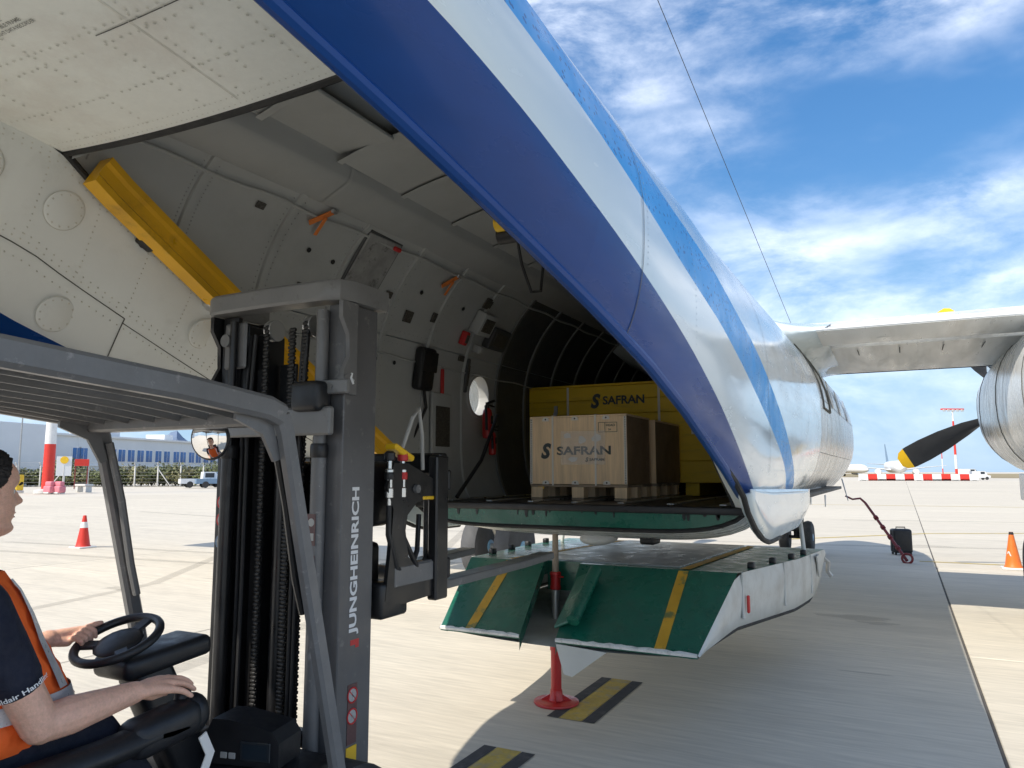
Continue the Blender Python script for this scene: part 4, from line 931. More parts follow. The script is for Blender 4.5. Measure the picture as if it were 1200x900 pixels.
text('handling_mark', 'HEAD', (CX0 + w_ * .80, yf - .0015, CZ0 + h_ * .85), X3, Z3, w_ * .09, h_ * .035, 'logo_dark', c1); text('handling_mark', '2A', (CX0 + w_ * .82, yf - .0015, CZ0 + h_ * .79), X3, Z3, w_ * .03, h_ * .03, 'logo_dark', c1)
for (a, b_, c_, d_) in ((.72, .91, .905, .912), (.72, .91, .765, .772), (.72, .725, .765, .912), (.905, .91, .765, .912), (.785, .79, .765, .912)): MB().box((CX0 + w_ * (a + b_) / 2, yf - .001, CZ0 + h_ * (c_ + d_) / 2), (w_ * (b_ - a), .001, h_ * (d_ - c_))).build('mark_frame', 'logo_dark', c1)
rows = []; rnd = random.Random(9)
for i in range(19): rows.append([V(CX0 + w_ * (.335 + .455 * i / 18), yf - .0045 - .004 * rnd.random(), CZ0 + h_ * (.29 + .50 * j / 14)) for j in range(15)])
MB().grid(rows).build('document_pouch', 'film', c1, fix=False, ang=80)
pr = random.Random(21)
for (fx, fz, sx, sz) in ((.40, .72, .10, .10), (.55, .66, .09, .16), (.70, .68, .10, .13), (.46, .37, .13, .08), (.72, .36, .09, .03)):
    pts_ = [(sx * w_ * .5 * math.cos(a) * pr.uniform(.6, 1.1), sz * h_ * .5 * math.sin(a) * pr.uniform(.6, 1.1)) for a in [i * math.pi / 5 for i in range(10)]]
    MB().prism(pts_, (CX0 + w_ * fx, yf - .003, CZ0 + h_ * fz), (1, 0, 0), (0, 0, 1), .0006).build('paper_scrap', 'paper', c1)
MB().box((CX0 + .09, CY + .01, FL + .098), (.055, .004, .022)).build('yellow_tag', 'tip_yellow', c1)
# big yellow box
BX0, BX1, BY, BZ0, BZ1 = -3.36, -1.40, 6.84, 1.64, 2.575
B = thing('yellow_shipping_box', ((BX0 + BX1) / 2, BY + .5, FL), 'big yellow shipping box with dark logo behind the plywood crates', 'box')
hz = [BZ0, BZ0 + .20, BZ0 + .66, BZ0 + .80, BZ1]
for a, b_ in zip(hz, hz[1:]): MB().box(((BX0 + BX1) / 2, BY + .012, (a + b_) / 2), (BX1 - BX0, .024, b_ - a - .004), b=.003).build('front_board', 'crate_yellow', B)
MB().box((BX0 + .012, BY + .62, (BZ0 + BZ1) / 2), (.024, 1.17, BZ1 - BZ0), b=.003).build('side_panel', 'crate_yellow', B); MB().box((BX1 - .012, BY + .62, (BZ0 + BZ1) / 2), (.024, 1.17, BZ1 - BZ0), b=.003).build('side_panel', 'crate_yellow', B)
MB().box(((BX0 + BX1) / 2, BY + .61, BZ1 + .012), (BX1 - BX0 + .02, 1.24, .022), b=.004).build('lid', 'crate_yellow', B); MB().box(((BX0 + BX1) / 2, BY + 1.21, (BZ0 + BZ1) / 2), (BX1 - BX0, .02, BZ1 - BZ0)).build('rear_panel', 'crate_yellow', B)
for x in (BX0 + .12, (BX0 + BX1) / 2 - .1, BX1 - .32): MB().box((x, BY + .61, FL + .06), (.13, 1.1, .116), b=.004).build('skid', 'crate_yellow', B)
for x in (BX0 + .43, BX0 + 1.36): MB().box((x, BY - .003, (BZ0 + BZ1) / 2), (.022, .004, BZ1 - BZ0 + .02)).build('strap', 'strap_white', B)
text('logo_lettering', 'SAFRAN', (BX0 + .80, BY - .0015, BZ1 - .185), X3, Z3, .42, .085, 'logo_dark', B, bold=.03)
swirl((BX0 + .725, BZ1 - .145), .145, BY - .002, B, 'logo_dark')
MB().box((BX0 + .30, BY - .006, BZ1 - .22), (.04, .012, .09), b=.005).cyl((BX0 + .30, BY - .012, BZ1 - .26), (BX0 + .30, BY - .03, BZ1 - .26), .02, n=12).build('latch', 'steel', B)
MB().box((BX1 - .22, BY - .003, BZ0 + .54), (.16, .003, .19)).build('delivery_note', 'paper', B)
# ------------------------------------------------------------------ fittings inside the hold, on the left wall
def wall(px, py, off=.10):
    r = ray(px, py)
    lo, hi = 2.0, 14.0
    for _ in range(50):
        t = (lo + hi) / 2; p = r * t + V(0, 0, CZ)
        if p.x < XC - (hw(p.y, p.z) - off): hi = t
        else: lo = t
    return r * lo + V(0, 0, CZ)
def wall_axes(p):
    e = .02; a = V(XC - hw(p.y, p.z + e), 0, p.z + e) - V(XC - hw(p.y, p.z - e), 0, p.z - e); up = V(a.x, 0, a.z).normalized(); return V(0, 1, 0), up, V(0, 1, 0).cross(up).normalized()
def wall_box(name, px, py, w, h, d, m, label=None, cat=None, b=.006, parent=None, roll=0, off=.10):
    p = wall(px, py, off); y, u, n = wall_axes(p); n = n if n.x > 0 else -n; rot = Matrix((y, n, u)).transposed()
    if roll: rot = rot @ Matrix.Rotation(R(roll), 3, 'Y')
    return p, rot, MB().box(p + n * d / 2, (w, d, h), rot, b)
p, rot, mb = wall_box('x', 432, 312, .34, .44, .03, 'worn_panel'); pan = mb.build('hatch_panel', 'worn_panel', A)
MB().box(p + rot @ V(0, .01, 0), (.38, .02, .48), rot, .01).build('panel_frame', 'lining_dark', pan)
MB().box(p + rot @ V(.12, .045, .19), (.07, .03, .03), rot, .008).build('pull_tag', 'red_print', pan)
for i, (px, py, w, h) in enumerate(((478, 371, .10, .09), (572, 356, .12, .10))):
    p, rot, mb = wall_box('x', px, py, w, h, .008, 'placard', b=.002); mb.build('placard', 'placard', A)
for (px, py) in ((362, 293), (390, 307), (473, 333), (494, 343), (523, 354), (543, 362), (440, 420), (462, 425)):
    p = wall(px, py); y, u, n = wall_axes(p); n = n if n.x > 0 else -n; MB().cyl(p, p + n * .004, .016, n=12).build('lashing_hole', 'rubber', A)
def tie(px, py, k, label):
    p = wall(px, py); y, u, n = wall_axes(p); n = n if n.x > 0 else -n; o = thing('lashing_strap', p, label, 'strap', 'orange lashing straps on the hold wall')
    MB().beam(p + u * .07 + y * .035 + n * .02, p - u * .055 - y * .08 + n * .02, .038, .008, n, .002).build('webbing', 'orange_strap', o)
    MB().beam(p + u * .02 + n * .03 + y * .0, p - u * .11 + y * .006 + n * .03, .026, .006, n, .002).build('loose_end', 'orange_strap', o)
    MB().box(p + u * .075 + y * .04 + n * .02, (.06, .02, .03), Matrix((y, n, u)).transposed(), .006).cyl(p + u * .07 + y * .04, p + u * .07 + y * .04 + n * .03, .01, n=8).build('buckle', 'steel', o)
tie(377, 255, 0, 'orange lashing strap hanging on the wall panel by the worn hatch panel'); tie(527, 330, 1, 'orange lashing strap on the wall deeper in the hold, past the worn hatch panel'); 
p, rot, mb = wall_box('x', 492, 432, .20, .34, .09, 'case_black', b=.03)
o = thing('equipment_pouch', p, 'black soft pouch strapped to the hold wall behind the mast', 'pouch'); mb.build('bag', 'case_black', o); MB().box(p + rot @ V(0, .095, .06), (.20, .012, .16), rot, .005).build('flap', 'case_black', o)
MB().tube([p + rot @ V(.02, .05, -.16), p + rot @ V(.05, .07, -.30), p + rot @ V(.02, .05, -.42), p + rot @ V(-.04, .04, -.55)], .012, 8).build('cable', 'hose', o)
p, rot, mb = wall_box('x', 517, 462, .035, .42, .02, 'red_print', b=.004); o = thing('red_streamer', p, 'red webbing streamer hanging on the hold wall beside the window', 'streamer'); mb.build('webbing', 'red_print', o); MB().cyl(p + rot @ V(-.02, .01, .22), p + rot @ V(.02, .01, .22), .01, n=8).build('pin', 'steel', o)
for (px, py, w, h, d, m) in ((562, 377, .22, .20, .10, 'lining'), (578, 396, .30, .20, .08, 'lining_dark'), (541, 395, .06, .12, .06, 'red_print'), (556, 408, .08, .07, .08, 'panel_light'), (515, 500, .30, .55, .03, 'lining'), (545, 440, .05, .3, .03, 'lining_dark')):
    p, rot, mb = wall_box('x', px, py, w, h, d, m, b=.012); o = mb.build('equipment_box', m, A)
    MB().box(p + rot @ V(0, d + .003, 0), (w * .7, .006, h * .6), rot, .002).build('cover_plate', 'placard' if m != 'panel_light' else 'lining', o)
def extinguisher(px, py, sz, label):
    p = wall(px, py, .22); o = thing('fire_extinguisher', p, label, 'extinguisher', 'fire extinguishers on the hold wall'); s = sz
    MB().lathe([(.01, -.20 * s), (.055 * s, -.19 * s), (.062 * s, -.15 * s), (.062 * s, .10 * s), (.05 * s, .15 * s), (.02 * s, .18 * s)], p, (0, 0, 1), 18).build('cylinder', 'red_paint', o)
    MB().lathe([(.025 * s, .17 * s), (.025 * s, .22 * s), (.015 * s, .23 * s)], p, (0, 0, 1), 12).beam(p + V(0, -.02, .23 * s), p + V(.02, .13 * s, .28 * s), .015, .02).beam(p + V(0, -.02, .22 * s), p + V(.02, .12 * s, .20 * s), .015, .015).build('valve', 'black_paint', o)
    MB().tube([p + V(0, -.03, .2 * s), p + V(.03, -.10 * s, .1 * s), p + V(.03, -.09 * s, -.1 * s)], .012, 8).box(p + V(.064 * s, 0, .02), (.006, .05 * s, .10 * s), b=.002).build('hose', 'hose', o)
extinguisher(571, 495, .72, 'small red fire extinguisher mounted below the round cabin window'); extinguisher(577, 519, .55, 'smaller red bottle hanging just under the fire extinguisher')
a_ = wall(583, 487, .35); b_ = V(-3.15, 5.1, FL + .02); MB().tube([a_, a_.lerp(b_, .5) + V(.03, 0, -.05), b_], .016, 8).build('lashing_pole', 'black_paint', label='dark pole leaning from the hold floor against the wall', cat='pole')
# hoist by the right lip
hp = at(588, 262, x=-1.75); H = thing('cargo_hoist', hp, 'small yellow and black chain hoist hanging under the hold ceiling', 'hoist')
MB().cyl(hp + V(-.03, 0, 0), hp + V(.03, 0, 0), .04, n=20).box(hp + V(0, .01, .05), (.06, .05, .06), b=.012).build('body', 'tip_yellow', H)
MB().cyl(hp + V(-.05, .07, -.04), hp + V(.05, .07, -.04), .045, n=18).box(hp + V(0, .09, .02), (.08, .07, .09), b=.02).build('drum', 'black_paint', H)
MB().tube([hp + V(0, .05, .12), hp + V(0, .02, 3.55 - hp.z)], .012, 8).build('hanger', 'steel', H)
MB().tube([hp + V(.02, .12, -.02), hp + V(.03, .17, -.18), hp + V(.03, .28, -.30), hp + V(.03, .40, -.27), hp + V(.03, .44, -.08), hp + V(.02, .42, .1)], .009, 6).build('cable', 'hose', H)
# ------------------------------------------------------------------ forklift
FX = -2.475
F = thing('forklift', (FX, 1.4, 0), 'dark grey forklift with raised black forks pointing into the aircraft hatch', 'forklift')
XR, XL, MY0, MY1 = -2.10, -2.85, 2.48, 2.70
rpf = lambda w, h, b: [(-w / 2 + b, -h / 2), (w / 2 - b, -h / 2), (w / 2, -h / 2 + b), (w / 2, h / 2 - b), (w / 2 - b, h / 2), (-w / 2 + b, h / 2), (-w / 2, h / 2 - b), (-w / 2, -h / 2 + b)]
# mast uprights
for s, x in ((1, XR), (-1, XL)):
    up = MB().box((x - s * .0125, (MY0 + MY1) / 2, 1.27), (.025, MY1 - MY0, 2.40), b=.004).box((x - s * .055, MY0 + .015, 1.27), (.085, .03, 2.40), b=.004).box((x - s * .055, MY1 - .015, 1.27), (.085, .03, 2.40), b=.004).build('mast_upright', 'mast_grey' if s > 0 else 'mast_black', F)
    MB().box((x - s * .115, MY0 + .10, 1.25), (.055, .15, 2.36), b=.006).box((x - s * .12, MY0 + .035, 1.25), (.05, .02, 2.36), b=.003).build('inner_upright', 'mast_black', F)
    MB().box((x - s * .185, MY0 + .13, 1.24), (.05, .13, 2.30), b=.006).build('inner_upright', 'mast_black', F)
    cy = MB().cyl((x - s * .105, MY0 - .028, .25), (x - s * .105, MY0 - .028, 1.86), .032, n=18).cyl((x - s * .105, MY0 - .028, 1.86), (x - s * .105, MY0 - .028, 2.44), .027 if s > 0 else .018, n=16).build('lift_cylinder', 'truck_grey' if s > 0 else 'mast_black', F)
    MB().lathe([(.034, 0), (.038, .01), (.038, .05), (.034, .06)], (x - s * .105, MY0 - .028, 1.80), (0, 0, 1), 16).build('gland_nut', 'black_paint', cy)
    # chains
    def chain(cx, cyy, z0, z1, nm, w=.034):
        mb = MB(); n = int((z1 - z0) / .0165); mb.box((cx, cyy + .002, (z0 + z1) / 2), (w * .7, .006, z1 - z0))
        for k in range(n):
            z = z0 + (k + .5) * .0165
            mb.box((cx + (.003 if k % 2 else -.003), cyy, z), (w * .86, .015, .0135), b=.002)
            mb.cyl((cx - w * .52, cyy, z), (cx + w * .52, cyy, z), .0035, n=6)
        return mb.build(nm, 'chain_steel', F, ang=60)
    chain(x - s * .255, MY0 + .03, .55, 2.42, 'lift_chain')
    MB().cyl((x - s * .255, MY0 + .03, .46), (x - s * .255, MY0 + .03, .56), .010, n=8).box((x - s * .255, MY0 + .03, .50), (.03, .03, .03), b=.004).build('chain_anchor', 'chrome', F)
    MB().lathe([(.05, -.02), (.05, -.012), (.042, -.01), (.042, .01), (.05, .012), (.05, .02)], (x - s * .255, MY0 + .075, 2.40), (1, 0, 0), 20).build('chain_pulley', 'steel', F)
chain(FX + .02, MY0 + .05, .55, 2.40, 'lift_chain', .040)
MB().box((FX - .10, MY0 + .16, 1.2), (.10, .02, 2.1), b=.003).box((FX + .10, MY0 + .17, 1.2), (.08, .02, 2.1), b=.003).cyl((FX - .06, MY0 + .10, .3), (FX - .06, MY0 + .10, 2.0), .035, n=16).cyl((FX - .16, MY0 + .08, .3), (FX - .16, MY0 + .08, 1.55), .018, n=12).build('free_lift_cylinder', 'mast_black', F)
for xx, ww in ((FX - .14, .20), (FX + .085, .12)): MB().box((xx, MY0 + .20, 1.18), (ww, .008, 1.45), b=.002).build('mast_shield', 'mast_black', F)
for z in (.45, .62): MB().box((FX, MY0 + .05, z), (.70, .05, .07), b=.008).build('mast_crossbar', 'mast_black', F)
# hoses down the mast
for k, (hx, hy) in enumerate(((FX - .20, .01), (FX - .235, .015), (FX + .09, .02), (FX + .12, .015))): MB().tube([(hx, MY0 + hy, .55), (hx + .004, MY0 + hy, 1.2), (hx, MY0 + hy, 1.9), (hx + .01, MY0 + hy + .02, 2.38)], .010, 8).build('mast_hose', 'hose', F)
# top plate: a rounded U over both uprights
pts = [(XL - .06, MY1 + .04), (XL - .06, MY0 - .02), (XL - .035, MY0 - .06), (XL + .01, MY0 - .075), (FX, MY0 - .085), (XR - .06, MY0 - .075), (XR - .01, MY0 - .06), (XR + .022, MY0 - .02), (XR + .03, MY0 + .03), (XR + .03, MY1 + .04)]
inn = [(XL + .03, MY1 + .04), (XL + .03, MY0 + .035), (XL + .05, MY0 + .02), (FX, MY0 + .015), (XR - .05, MY0 + .02), (XR - .03, MY0 + .035), (XR - .03, MY1 + .04)]
def ring_plate(outer, inner_, z0, z1):
    mb = MB(); n = 24
    def res(P):
        L_ = [0]
        for a, b in zip(P, P[1:]): L_.append(L_[-1] + math.dist(a, b))
        out = []
        for t in lin(0, L_[-1], n): out.append((interp(list(zip(L_, [p[0] for p in P])), t), interp(list(zip(L_, [p[1] for p in P])), t)))
        return out
    O, I = res(outer), res(inner_); bv = .012
    rows = [[V(o[0], o[1], z0 + bv), V(o[0], o[1], z1 - bv), V(o[0] * .97 + i[0] * .03, o[1] * .9 + i[1] * .1, z1), V(i[0], i[1], z1), V(i[0], i[1], z0), V(o[0] * .97 + i[0] * .03, o[1] * .9 + i[1] * .1, z0)] for o, i in zip(O, I)]
    return mb.grid(rows, closed=True)
ring_plate(pts, inn, 2.475, 2.565).build('mast_head_plate', 'truck_grey_light', F)
# bracket plate with rounded cut-outs under the head plate on the right upright, black one on the left
def bracket(x, d, m):
    P = [(0, 0), (.05, 0), (.055, -.10), (.10, -.16), (.105, -.30), (.12, -.36), (.17, -.40), (.17, -.47), (.12, -.50), (.05, -.50), (.02, -.42), (.0, -.2)]
    return MB().prism([(-p[0], p[1]) for p in P], (x, MY0 + .0, 2.47), (0, 1, 0), (0, 0, 1), d)
MB().prism([(0, 0), (-.10, 0), (-.10, -.07), (-.055, -.14), (-.05, -.24), (-.085, -.30), (-.085, -.36), (-.045, -.40), (0, -.40)], (XR + .002, MY0 + .05, 2.47), (0, 1, 0), (0, 0, 1), .022).cyl((XR - .01, MY0 - .005, 2.13), (XR + .03, MY0 - .005, 2.13), .030, n=16).build('hose_bracket', 'truck_grey', F)
MB().prism([(0, 0), (-.10, 0), (-.10, -.07), (-.055, -.14), (-.05, -.24), (-.085, -.30), (-.085, -.36), (-.045, -.40), (0, -.40)], (XL - .03, MY0 + .05, 2.47), (0, 1, 0), (0, 0, 1), .022).cyl((XL - .04, MY0 - .005, 2.10), (XL + .0, MY0 - .005, 2.10), .028, n=16).build('hose_bracket', 'mast_black', F)
MB().cyl((XL + .07, MY0 - .05, 2.35), (XL + .07, MY0 - .01, 2.35), .03, n=14).box((XL + .09, MY0 + .0, 2.33), (.14, .02, .22), b=.01).build('roller_cover', 'truck_grey', F)
MB().box((XR - .13, MY0 - .06, 2.06), (.16, .10, .13), b=.025).build('hose_cap', 'plastic_black', F)
MB().box((XR - .03, MY0 - .035, 2.10), (.16, .03, .06), b=.006).cyl((XR - .03, MY0 - .055, 2.10), (XR - .03, MY0 - .04, 2.10), .009, n=6).build('cylinder_clamp', 'truck_grey_light', F)
MB().cyl((XR + .015, MY0 + .02, 2.13), (XR + .03, MY0 + .02, 2.13), .008, n=8).tube([(XR + .026, MY0 + .015, 2.16), (XR + .03, MY0 + .005, 2.14), (XR + .03, MY0 + .02, 2.115)], .006, 6).build('white_hook', 'white_print', F)
MB().box((FX - .005, MY0 - .055, 1.955), (.73, .035, .12), b=.008).build('mast_tie_plate', 'truck_grey_light', F)
# lettering and stickers on the mast's right side
yc = MY0 + .055
text('lettering', 'JUNGHEINRICH', (XR + .001, MY0 + .128, 1.055), (0, 0, 1), (0, -1, 0), .62, .062, 'white_print', F, bold=.035)
MB().prism([(0, 0), (.055, 0), (.055, .022), (.022, .022), (.022, .035), (0, .035)], (XR + .001, MY0 + .065 + .07, 1.035), (0, -1, 0), (0, 0, -1), -.001).build('lettering_mark', 'red_print', F)
st = MB().box((XR + .0015, MY0 + .10, .735), (.002, .06, .24)).build('warning_sticker', 'sticker_dark', F)
for k in range(2):
    c = V(XR + .0032, MY0 + .10, .81 - .085 * k); MB().tube([c + V(0, .030 * math.cos(a), .030 * math.sin(a)) for a in lin(0, 2 * math.pi, 20)], .0035, 5).beam(c + V(0, -.02, .02), c + V(0, .02, -.02), .004, .002, (1, 0, 0)).build('prohibition_sign', 'red_print', st); MB().lathe([(.001, .0005), (.026, .0005), (.027, 0)], c - V(.001, 0, 0), (1, 0, 0), 16).box(c + V(.0005, .004, 0), (.001, .012, .034)).build('sign_face', 'panel_light', st)
MB().box((XR + .0015, MY0 + .10, .52), (.003, .065, .17)).build('yellow_sticker', 'tip_yellow', F)
for (zz, nm) in ((1.50, 2), (1.33, 2)):
    s_ = MB().box((XR - .105, MY0 - .0625, zz), (.045, .002, .13)).build('warning_sticker', 'sticker_dark', F); MB().lathe([(.001, .001), (.016, .001), (.017, 0)], (XR - .105, MY0 - .0635, zz + .03), (0, -1, 0), 14).build('sign_face', 'panel_light', s_); MB().box((XR - .105, MY0 - .064, zz - .03), (.03, .001, .03)).build('sign_face', 'panel_light', s_)
for k, (zz, m) in enumerate(((1.60, 'red_print'), (1.52, 'red_print'), (1.42, 'vehicle_blue'))):
    s_ = MB().lathe([(.001, .002), (.032, .002), (.034, 0)], (XL + .045, MY0 - .001, zz), (0, -1, 0), 18).build('round_sticker', m, F); MB().lathe([(.001, .001), (.022, .001), (.023, 0)], (XL + .045, MY0 - .003, zz), (0, -1, 0), 16).build('sign_face', 'panel_light', s_)
# overhead guard
GRX, GLX = -1.95, -2.98
for x in (GRX, GLX):
    P = [(x, -.02, .95), (x, .18, 1.75), (x, .28, 1.98), (x, .42, 2.05), (x, 1.02, 2.035), (x, 1.55, 2.00), (x, 1.90, 1.962), (x, 1.965, 1.94), (x, 1.99, 1.885), (x, 2.34, .55)]
    MB().sweep(P[:8], rpf(.054, .082, .014)).sweep([P[7]] + P[8:], rpf(.048, .064, .012)).build('guard_rail', 'truck_grey', F, ang=30)
    e = 1 if x == GLX else -1
    MB().sweep([(x + e * .040, a, b - .012) for (_, a, b) in P[3:8]], rpf(.035, .045, .008)).build('guard_rail_trim', 'truck_grey', F, ang=30)
    MB().prism([(0, 0), (.16, -.015), (.21, -.16), (.18, -.17), (.12, -.075), (.0, -.03)], (x + e * .030, 1.78, 1.945), (0, 1, 0), (0, 0, 1), .014).build('corner_gusset', 'truck_grey', F)
    MB().tube([(x + e * .05, 1.99, 1.86), (x + e * .05, 2.06, 1.62), (x + e * .05, 2.12, 1.35), (x + e * .045, 2.16, 1.22)], .016, 8).build('grab_handle', 'truck_grey' if x == GLX else 'mast_black', F)
MB().box((FX, 1.93, 1.925), (.98, .075, .05), b=.01).build('guard_crossbar', 'truck_grey', F); MB().box((FX, .36, 2.02), (.98, .07, .05), b=.01).build('guard_crossbar', 'truck_grey', F)
for k in range(6):
    x = GLX + .147 * (k + 1) ; MB().sweep([(x, .38, 2.035), (x, 1.02, 2.03), (x, 1.55, 1.995), (x, 1.90, 1.955)], rpf(.014, .055, .003)).build('guard_slat', 'truck_grey', F)
MB().grid([[V(x, y, interp([(.4, 2.072), (1.0, 2.07), (1.3, 2.06)], y)) for x in (GLX + .05, GRX - .05)] for y in lin(.4, 1.28, 5)]).build('roof_sheet', 'panel_light', F, thick=.004)
# mirror
mc = V(-2.33, 1.985, 1.865); mr_ = MB(); nrm = V(.25, -.95, -.1).normalized(); ux, uy, nz = frame(nrm)
mo = MB().lathe([(.001, .018), (.035, .016), (.062, .009), (.078, .0)], mc, nrm, 28).build('mirror', 'mirror', F, ang=80); MB().lathe([(.079, .002), (.083, -.004), (.075, -.022), (.03, -.035), (.001, -.035)], mc, nrm, 28).build('mirror_shell', 'plastic_black', mo)
MB().tube([mc + V(0, .03, .0), mc + V(-.01, .01, .06), (-2.33, 1.95, 1.93)], .009, 8).box(mc + V(.02, .0, .075), (.17, .03, .022), b=.008).build('mirror_bracket', 'plastic_black', mo)
# chassis, hood, counterweight, wheels
MB().box((FX, 1.25, .40), (1.02, 2.0, .22), b=.03).box((FX, 2.22, .46), (.98, .28, .26), b=.03).build('chassis', 'truck_grey', F)
cw = MB(); rows = []
for z, y0, w in ((.14, -.30, .96), (.30, -.42, 1.04), (.60, -.45, 1.06), (.85, -.40, 1.05), (.98, -.28, .98)):
    rows.append([V(FX + x * w / 2, y, z) for x, y in ((-1, .35), (-1, y0 + .25), (-.8, y0 + .06), (-.4, y0), (.4, y0), (.8, y0 + .06), (1, y0 + .25), (1, .35))])
cw.grid(rows); cw.f.append(tuple(len(cw.v) - 8 + j for j in range(8))); cw.m.append(0); cw.build('counterweight', 'truck_grey', F)
MB().box((FX, .78, .66), (.98, .98, .36), b=.05).build('battery_hood', 'truck_grey', F)
MB().box((FX, 1.72, .515), (.98, .62, .02), b=.004).build('floor_plate', 'rubber', F)
for (x, y, r_, w) in ((FX - .44, 2.42, .30, .22), (FX + .44, 2.42, .30, .22), (FX - .40, .08, .24, .18), (FX + .40, .08, .24, .18)):
    t = MB().lathe([(.6 * r_, -w / 2), (.9 * r_, -w / 2), (r_, -w * .36), (r_, w * .36), (.9 * r_, w / 2), (.6 * r_, w / 2)], (x, y, r_), (1, 0, 0), 28).build('wheel', 'tyre', F); MB().lathe([(.02, -w * .35), (.55 * r_, -w * .3), (.61 * r_, -w * .5)], (x, y, r_), (1, 0, 0), 20).lathe([(.02, w * .35), (.55 * r_, w * .3), (.61 * r_, w * .5)], (x, y, r_), (1, 0, 0), 20).build('rim', 'truck_grey_light', t)
# dash deck, display, column, wheel
MB().box((FX, 2.24, .60), (.96, .30, .10), b=.03).box((FX - .28, 2.20, .665), (.30, .24, .04), b=.015).build('dash_deck', 'plastic_black', F)
rdash = Matrix.Rotation(R(14), 3, 'Z')
ds = MB().prism([(-.15, -.06), (.15, -.06), (.15, .03), (.12, .07), (-.06, .10), (-.13, .10), (-.15, .06)], V(-2.235, 2.12, .715), rdash @ V(1, 0, 0), V(0, 0, 1), -.16).build('display_housing', 'plastic_black', F, ang=25)
mo_ = V(-2.235, 2.12, .715); nn = rdash @ V(0, -1, 0)
MB().box(mo_ + rdash @ V(.055, -.003, -.005), (.125, .006, .07), rdash, .003).build('screen', 'screen', ds); MB().box(mo_ + rdash @ V(.055, -.007, -.005), (.10, .002, .05), rdash).build('screen_glass', 'car_glass', ds)
for k in range(2): MB().box(mo_ + rdash @ V(-.075 + .035 * k, -.004, -.025), (.028, .006, .022), rdash, .002).build('button', 'panel_light', ds)
WC = V(-2.50, 1.775, 1.15); wn = V(.05, -.38, .92).normalized(); wx = V(1, 0, 0); wx = (wx - wn * wx.dot(wn)).normalized(); wy = wn.cross(wx)
sw = MB().tube([WC + wx * .140 * math.cos(a) + wy * .140 * math.sin(a) for a in [2 * math.pi * k / 40 for k in range(40)]], .0155, 12, closed=True).build('steering_wheel', 'plastic_black', F)
MB().ell(WC - wn * .012, (.085, .085, .022), Matrix((wx, wy, wn)).transposed()).build('wheel_hub', 'plastic_black', sw)
for a in (90, 210, 330): d = wx * math.cos(R(a)) + wy * math.sin(R(a)); MB().beam(WC + d * .05 - wn * .012, WC + d * .138, .045, .014, wn, .004).build('wheel_spoke', 'plastic_black', sw)
MB().box(WC + V(.03, .13, -.075), (.20, .36, .075), Matrix.Rotation(R(5), 3, 'X'), .025).build('column_head', 'plastic_black', F)
MB().beam(WC + V(0, .10, -.10), (FX, 2.10, .58), .12, .16, (0, 1, 0), .03).build('steering_column', 'plastic_black', F)
# seat, armrest, joystick
MB().box((FX, .98, .865), (.50, .52, .11), Matrix.Rotation(R(5), 3, 'X'), .05).build('seat_cushion', 'seat_vinyl', F)
MB().box((FX, .845, 1.16), (.48, .12, .56), Matrix.Rotation(R(12), 3, 'X'), .05).build('seat_backrest', 'seat_vinyl', F)
arm = MB().sweep([(-2.165, .98, .885), (-2.165, 1.25, .90), (-2.165, 1.50, .90), (-2.17, 1.68, .91), (-2.17, 1.78, .905)], rpf(.11, .075, .03)).build('armrest', 'seat_vinyl', F, ang=50)
MB().box((-2.18, 1.72, .915), (.13, .26, .12), Matrix.Rotation(R(6), 3, 'X'), .045).ell((-2.185, 1.84, .925), (.058, .06, .07)).build('lever_console', 'plastic_black', arm)
MB().capsule((-2.20, 1.80, .93), (-2.205, 1.82, .995), .022, .027).build('joystick', 'plastic_black', arm)
MB().box((-2.155, 1.25, .79), (.10, .46, .20), b=.04).build('armrest_base', 'plastic_black', arm)
MB().sweep([(-2.08, 1.80, .885), (-2.075, 1.83, .82), (-2.08, 1.80, .74), (-2.09, 1.72, .68)], rpf(.006, .032, .001)).build('white_tether', 'strap_white', F)
# carriage with side shifter, couplings and forks
cr = MB()
CYF = 3.22
for s in (1, -1):
    x = FX + s * .41
    cr.box((x, CYF - .05, 1.47), (.055, .11, .70), b=.008)
cr.box((FX, CYF - .03, 1.78), (.86, .07, .11), b=.01).box((FX, CYF - .03, 1.20), (.86, .08, .12), b=.01)
cr.build('fork_carriage', 'mast_black', F)
MB().box((FX, 2.80, 1.64), (.66, .18, .30), b=.03).box((FX, 2.79, 1.30), (.60, .14, .24), b=.03).box((XR - .02, 2.82, 1.17), (.12, .20, .16), b=.02).build('carriage_frame', 'mast_black', F)
for s in (1, -1):
    x = FX + s * .385
    MB().prism([(0, -.30), (.14, -.33), (.42, -.32), (.42, -.21), (.36, -.215), (.26, -.20), (.17, -.12), (.145, .0), (.16, .07), (.24, .13), (.42, .14), (.42, .22), (.16, .31), (.05, .31), (0, .2), (.05, .10), (.03, -.1)], (x + .012, 2.74, 1.47), (0, 1, 0), (0, 0, 1), .02).build('carriage_plate', 'mast_black', F)
MB().cyl((FX - .36, CYF - .12, 1.24), (FX + .36, CYF - .12, 1.24), .035, n=14).box((XR + .02, 2.98, 1.265), (.05, .36, .10), b=.01).build('positioner_cylinder', 'truck_grey', F)
MB().box((FX + .41, CYF + .012, 1.70), (.06, .03, .10), b=.008).box((FX + .41, CYF + .012, 1.265), (.06, .03, .10), b=.008).build('fork_stop', 'black_paint', F)
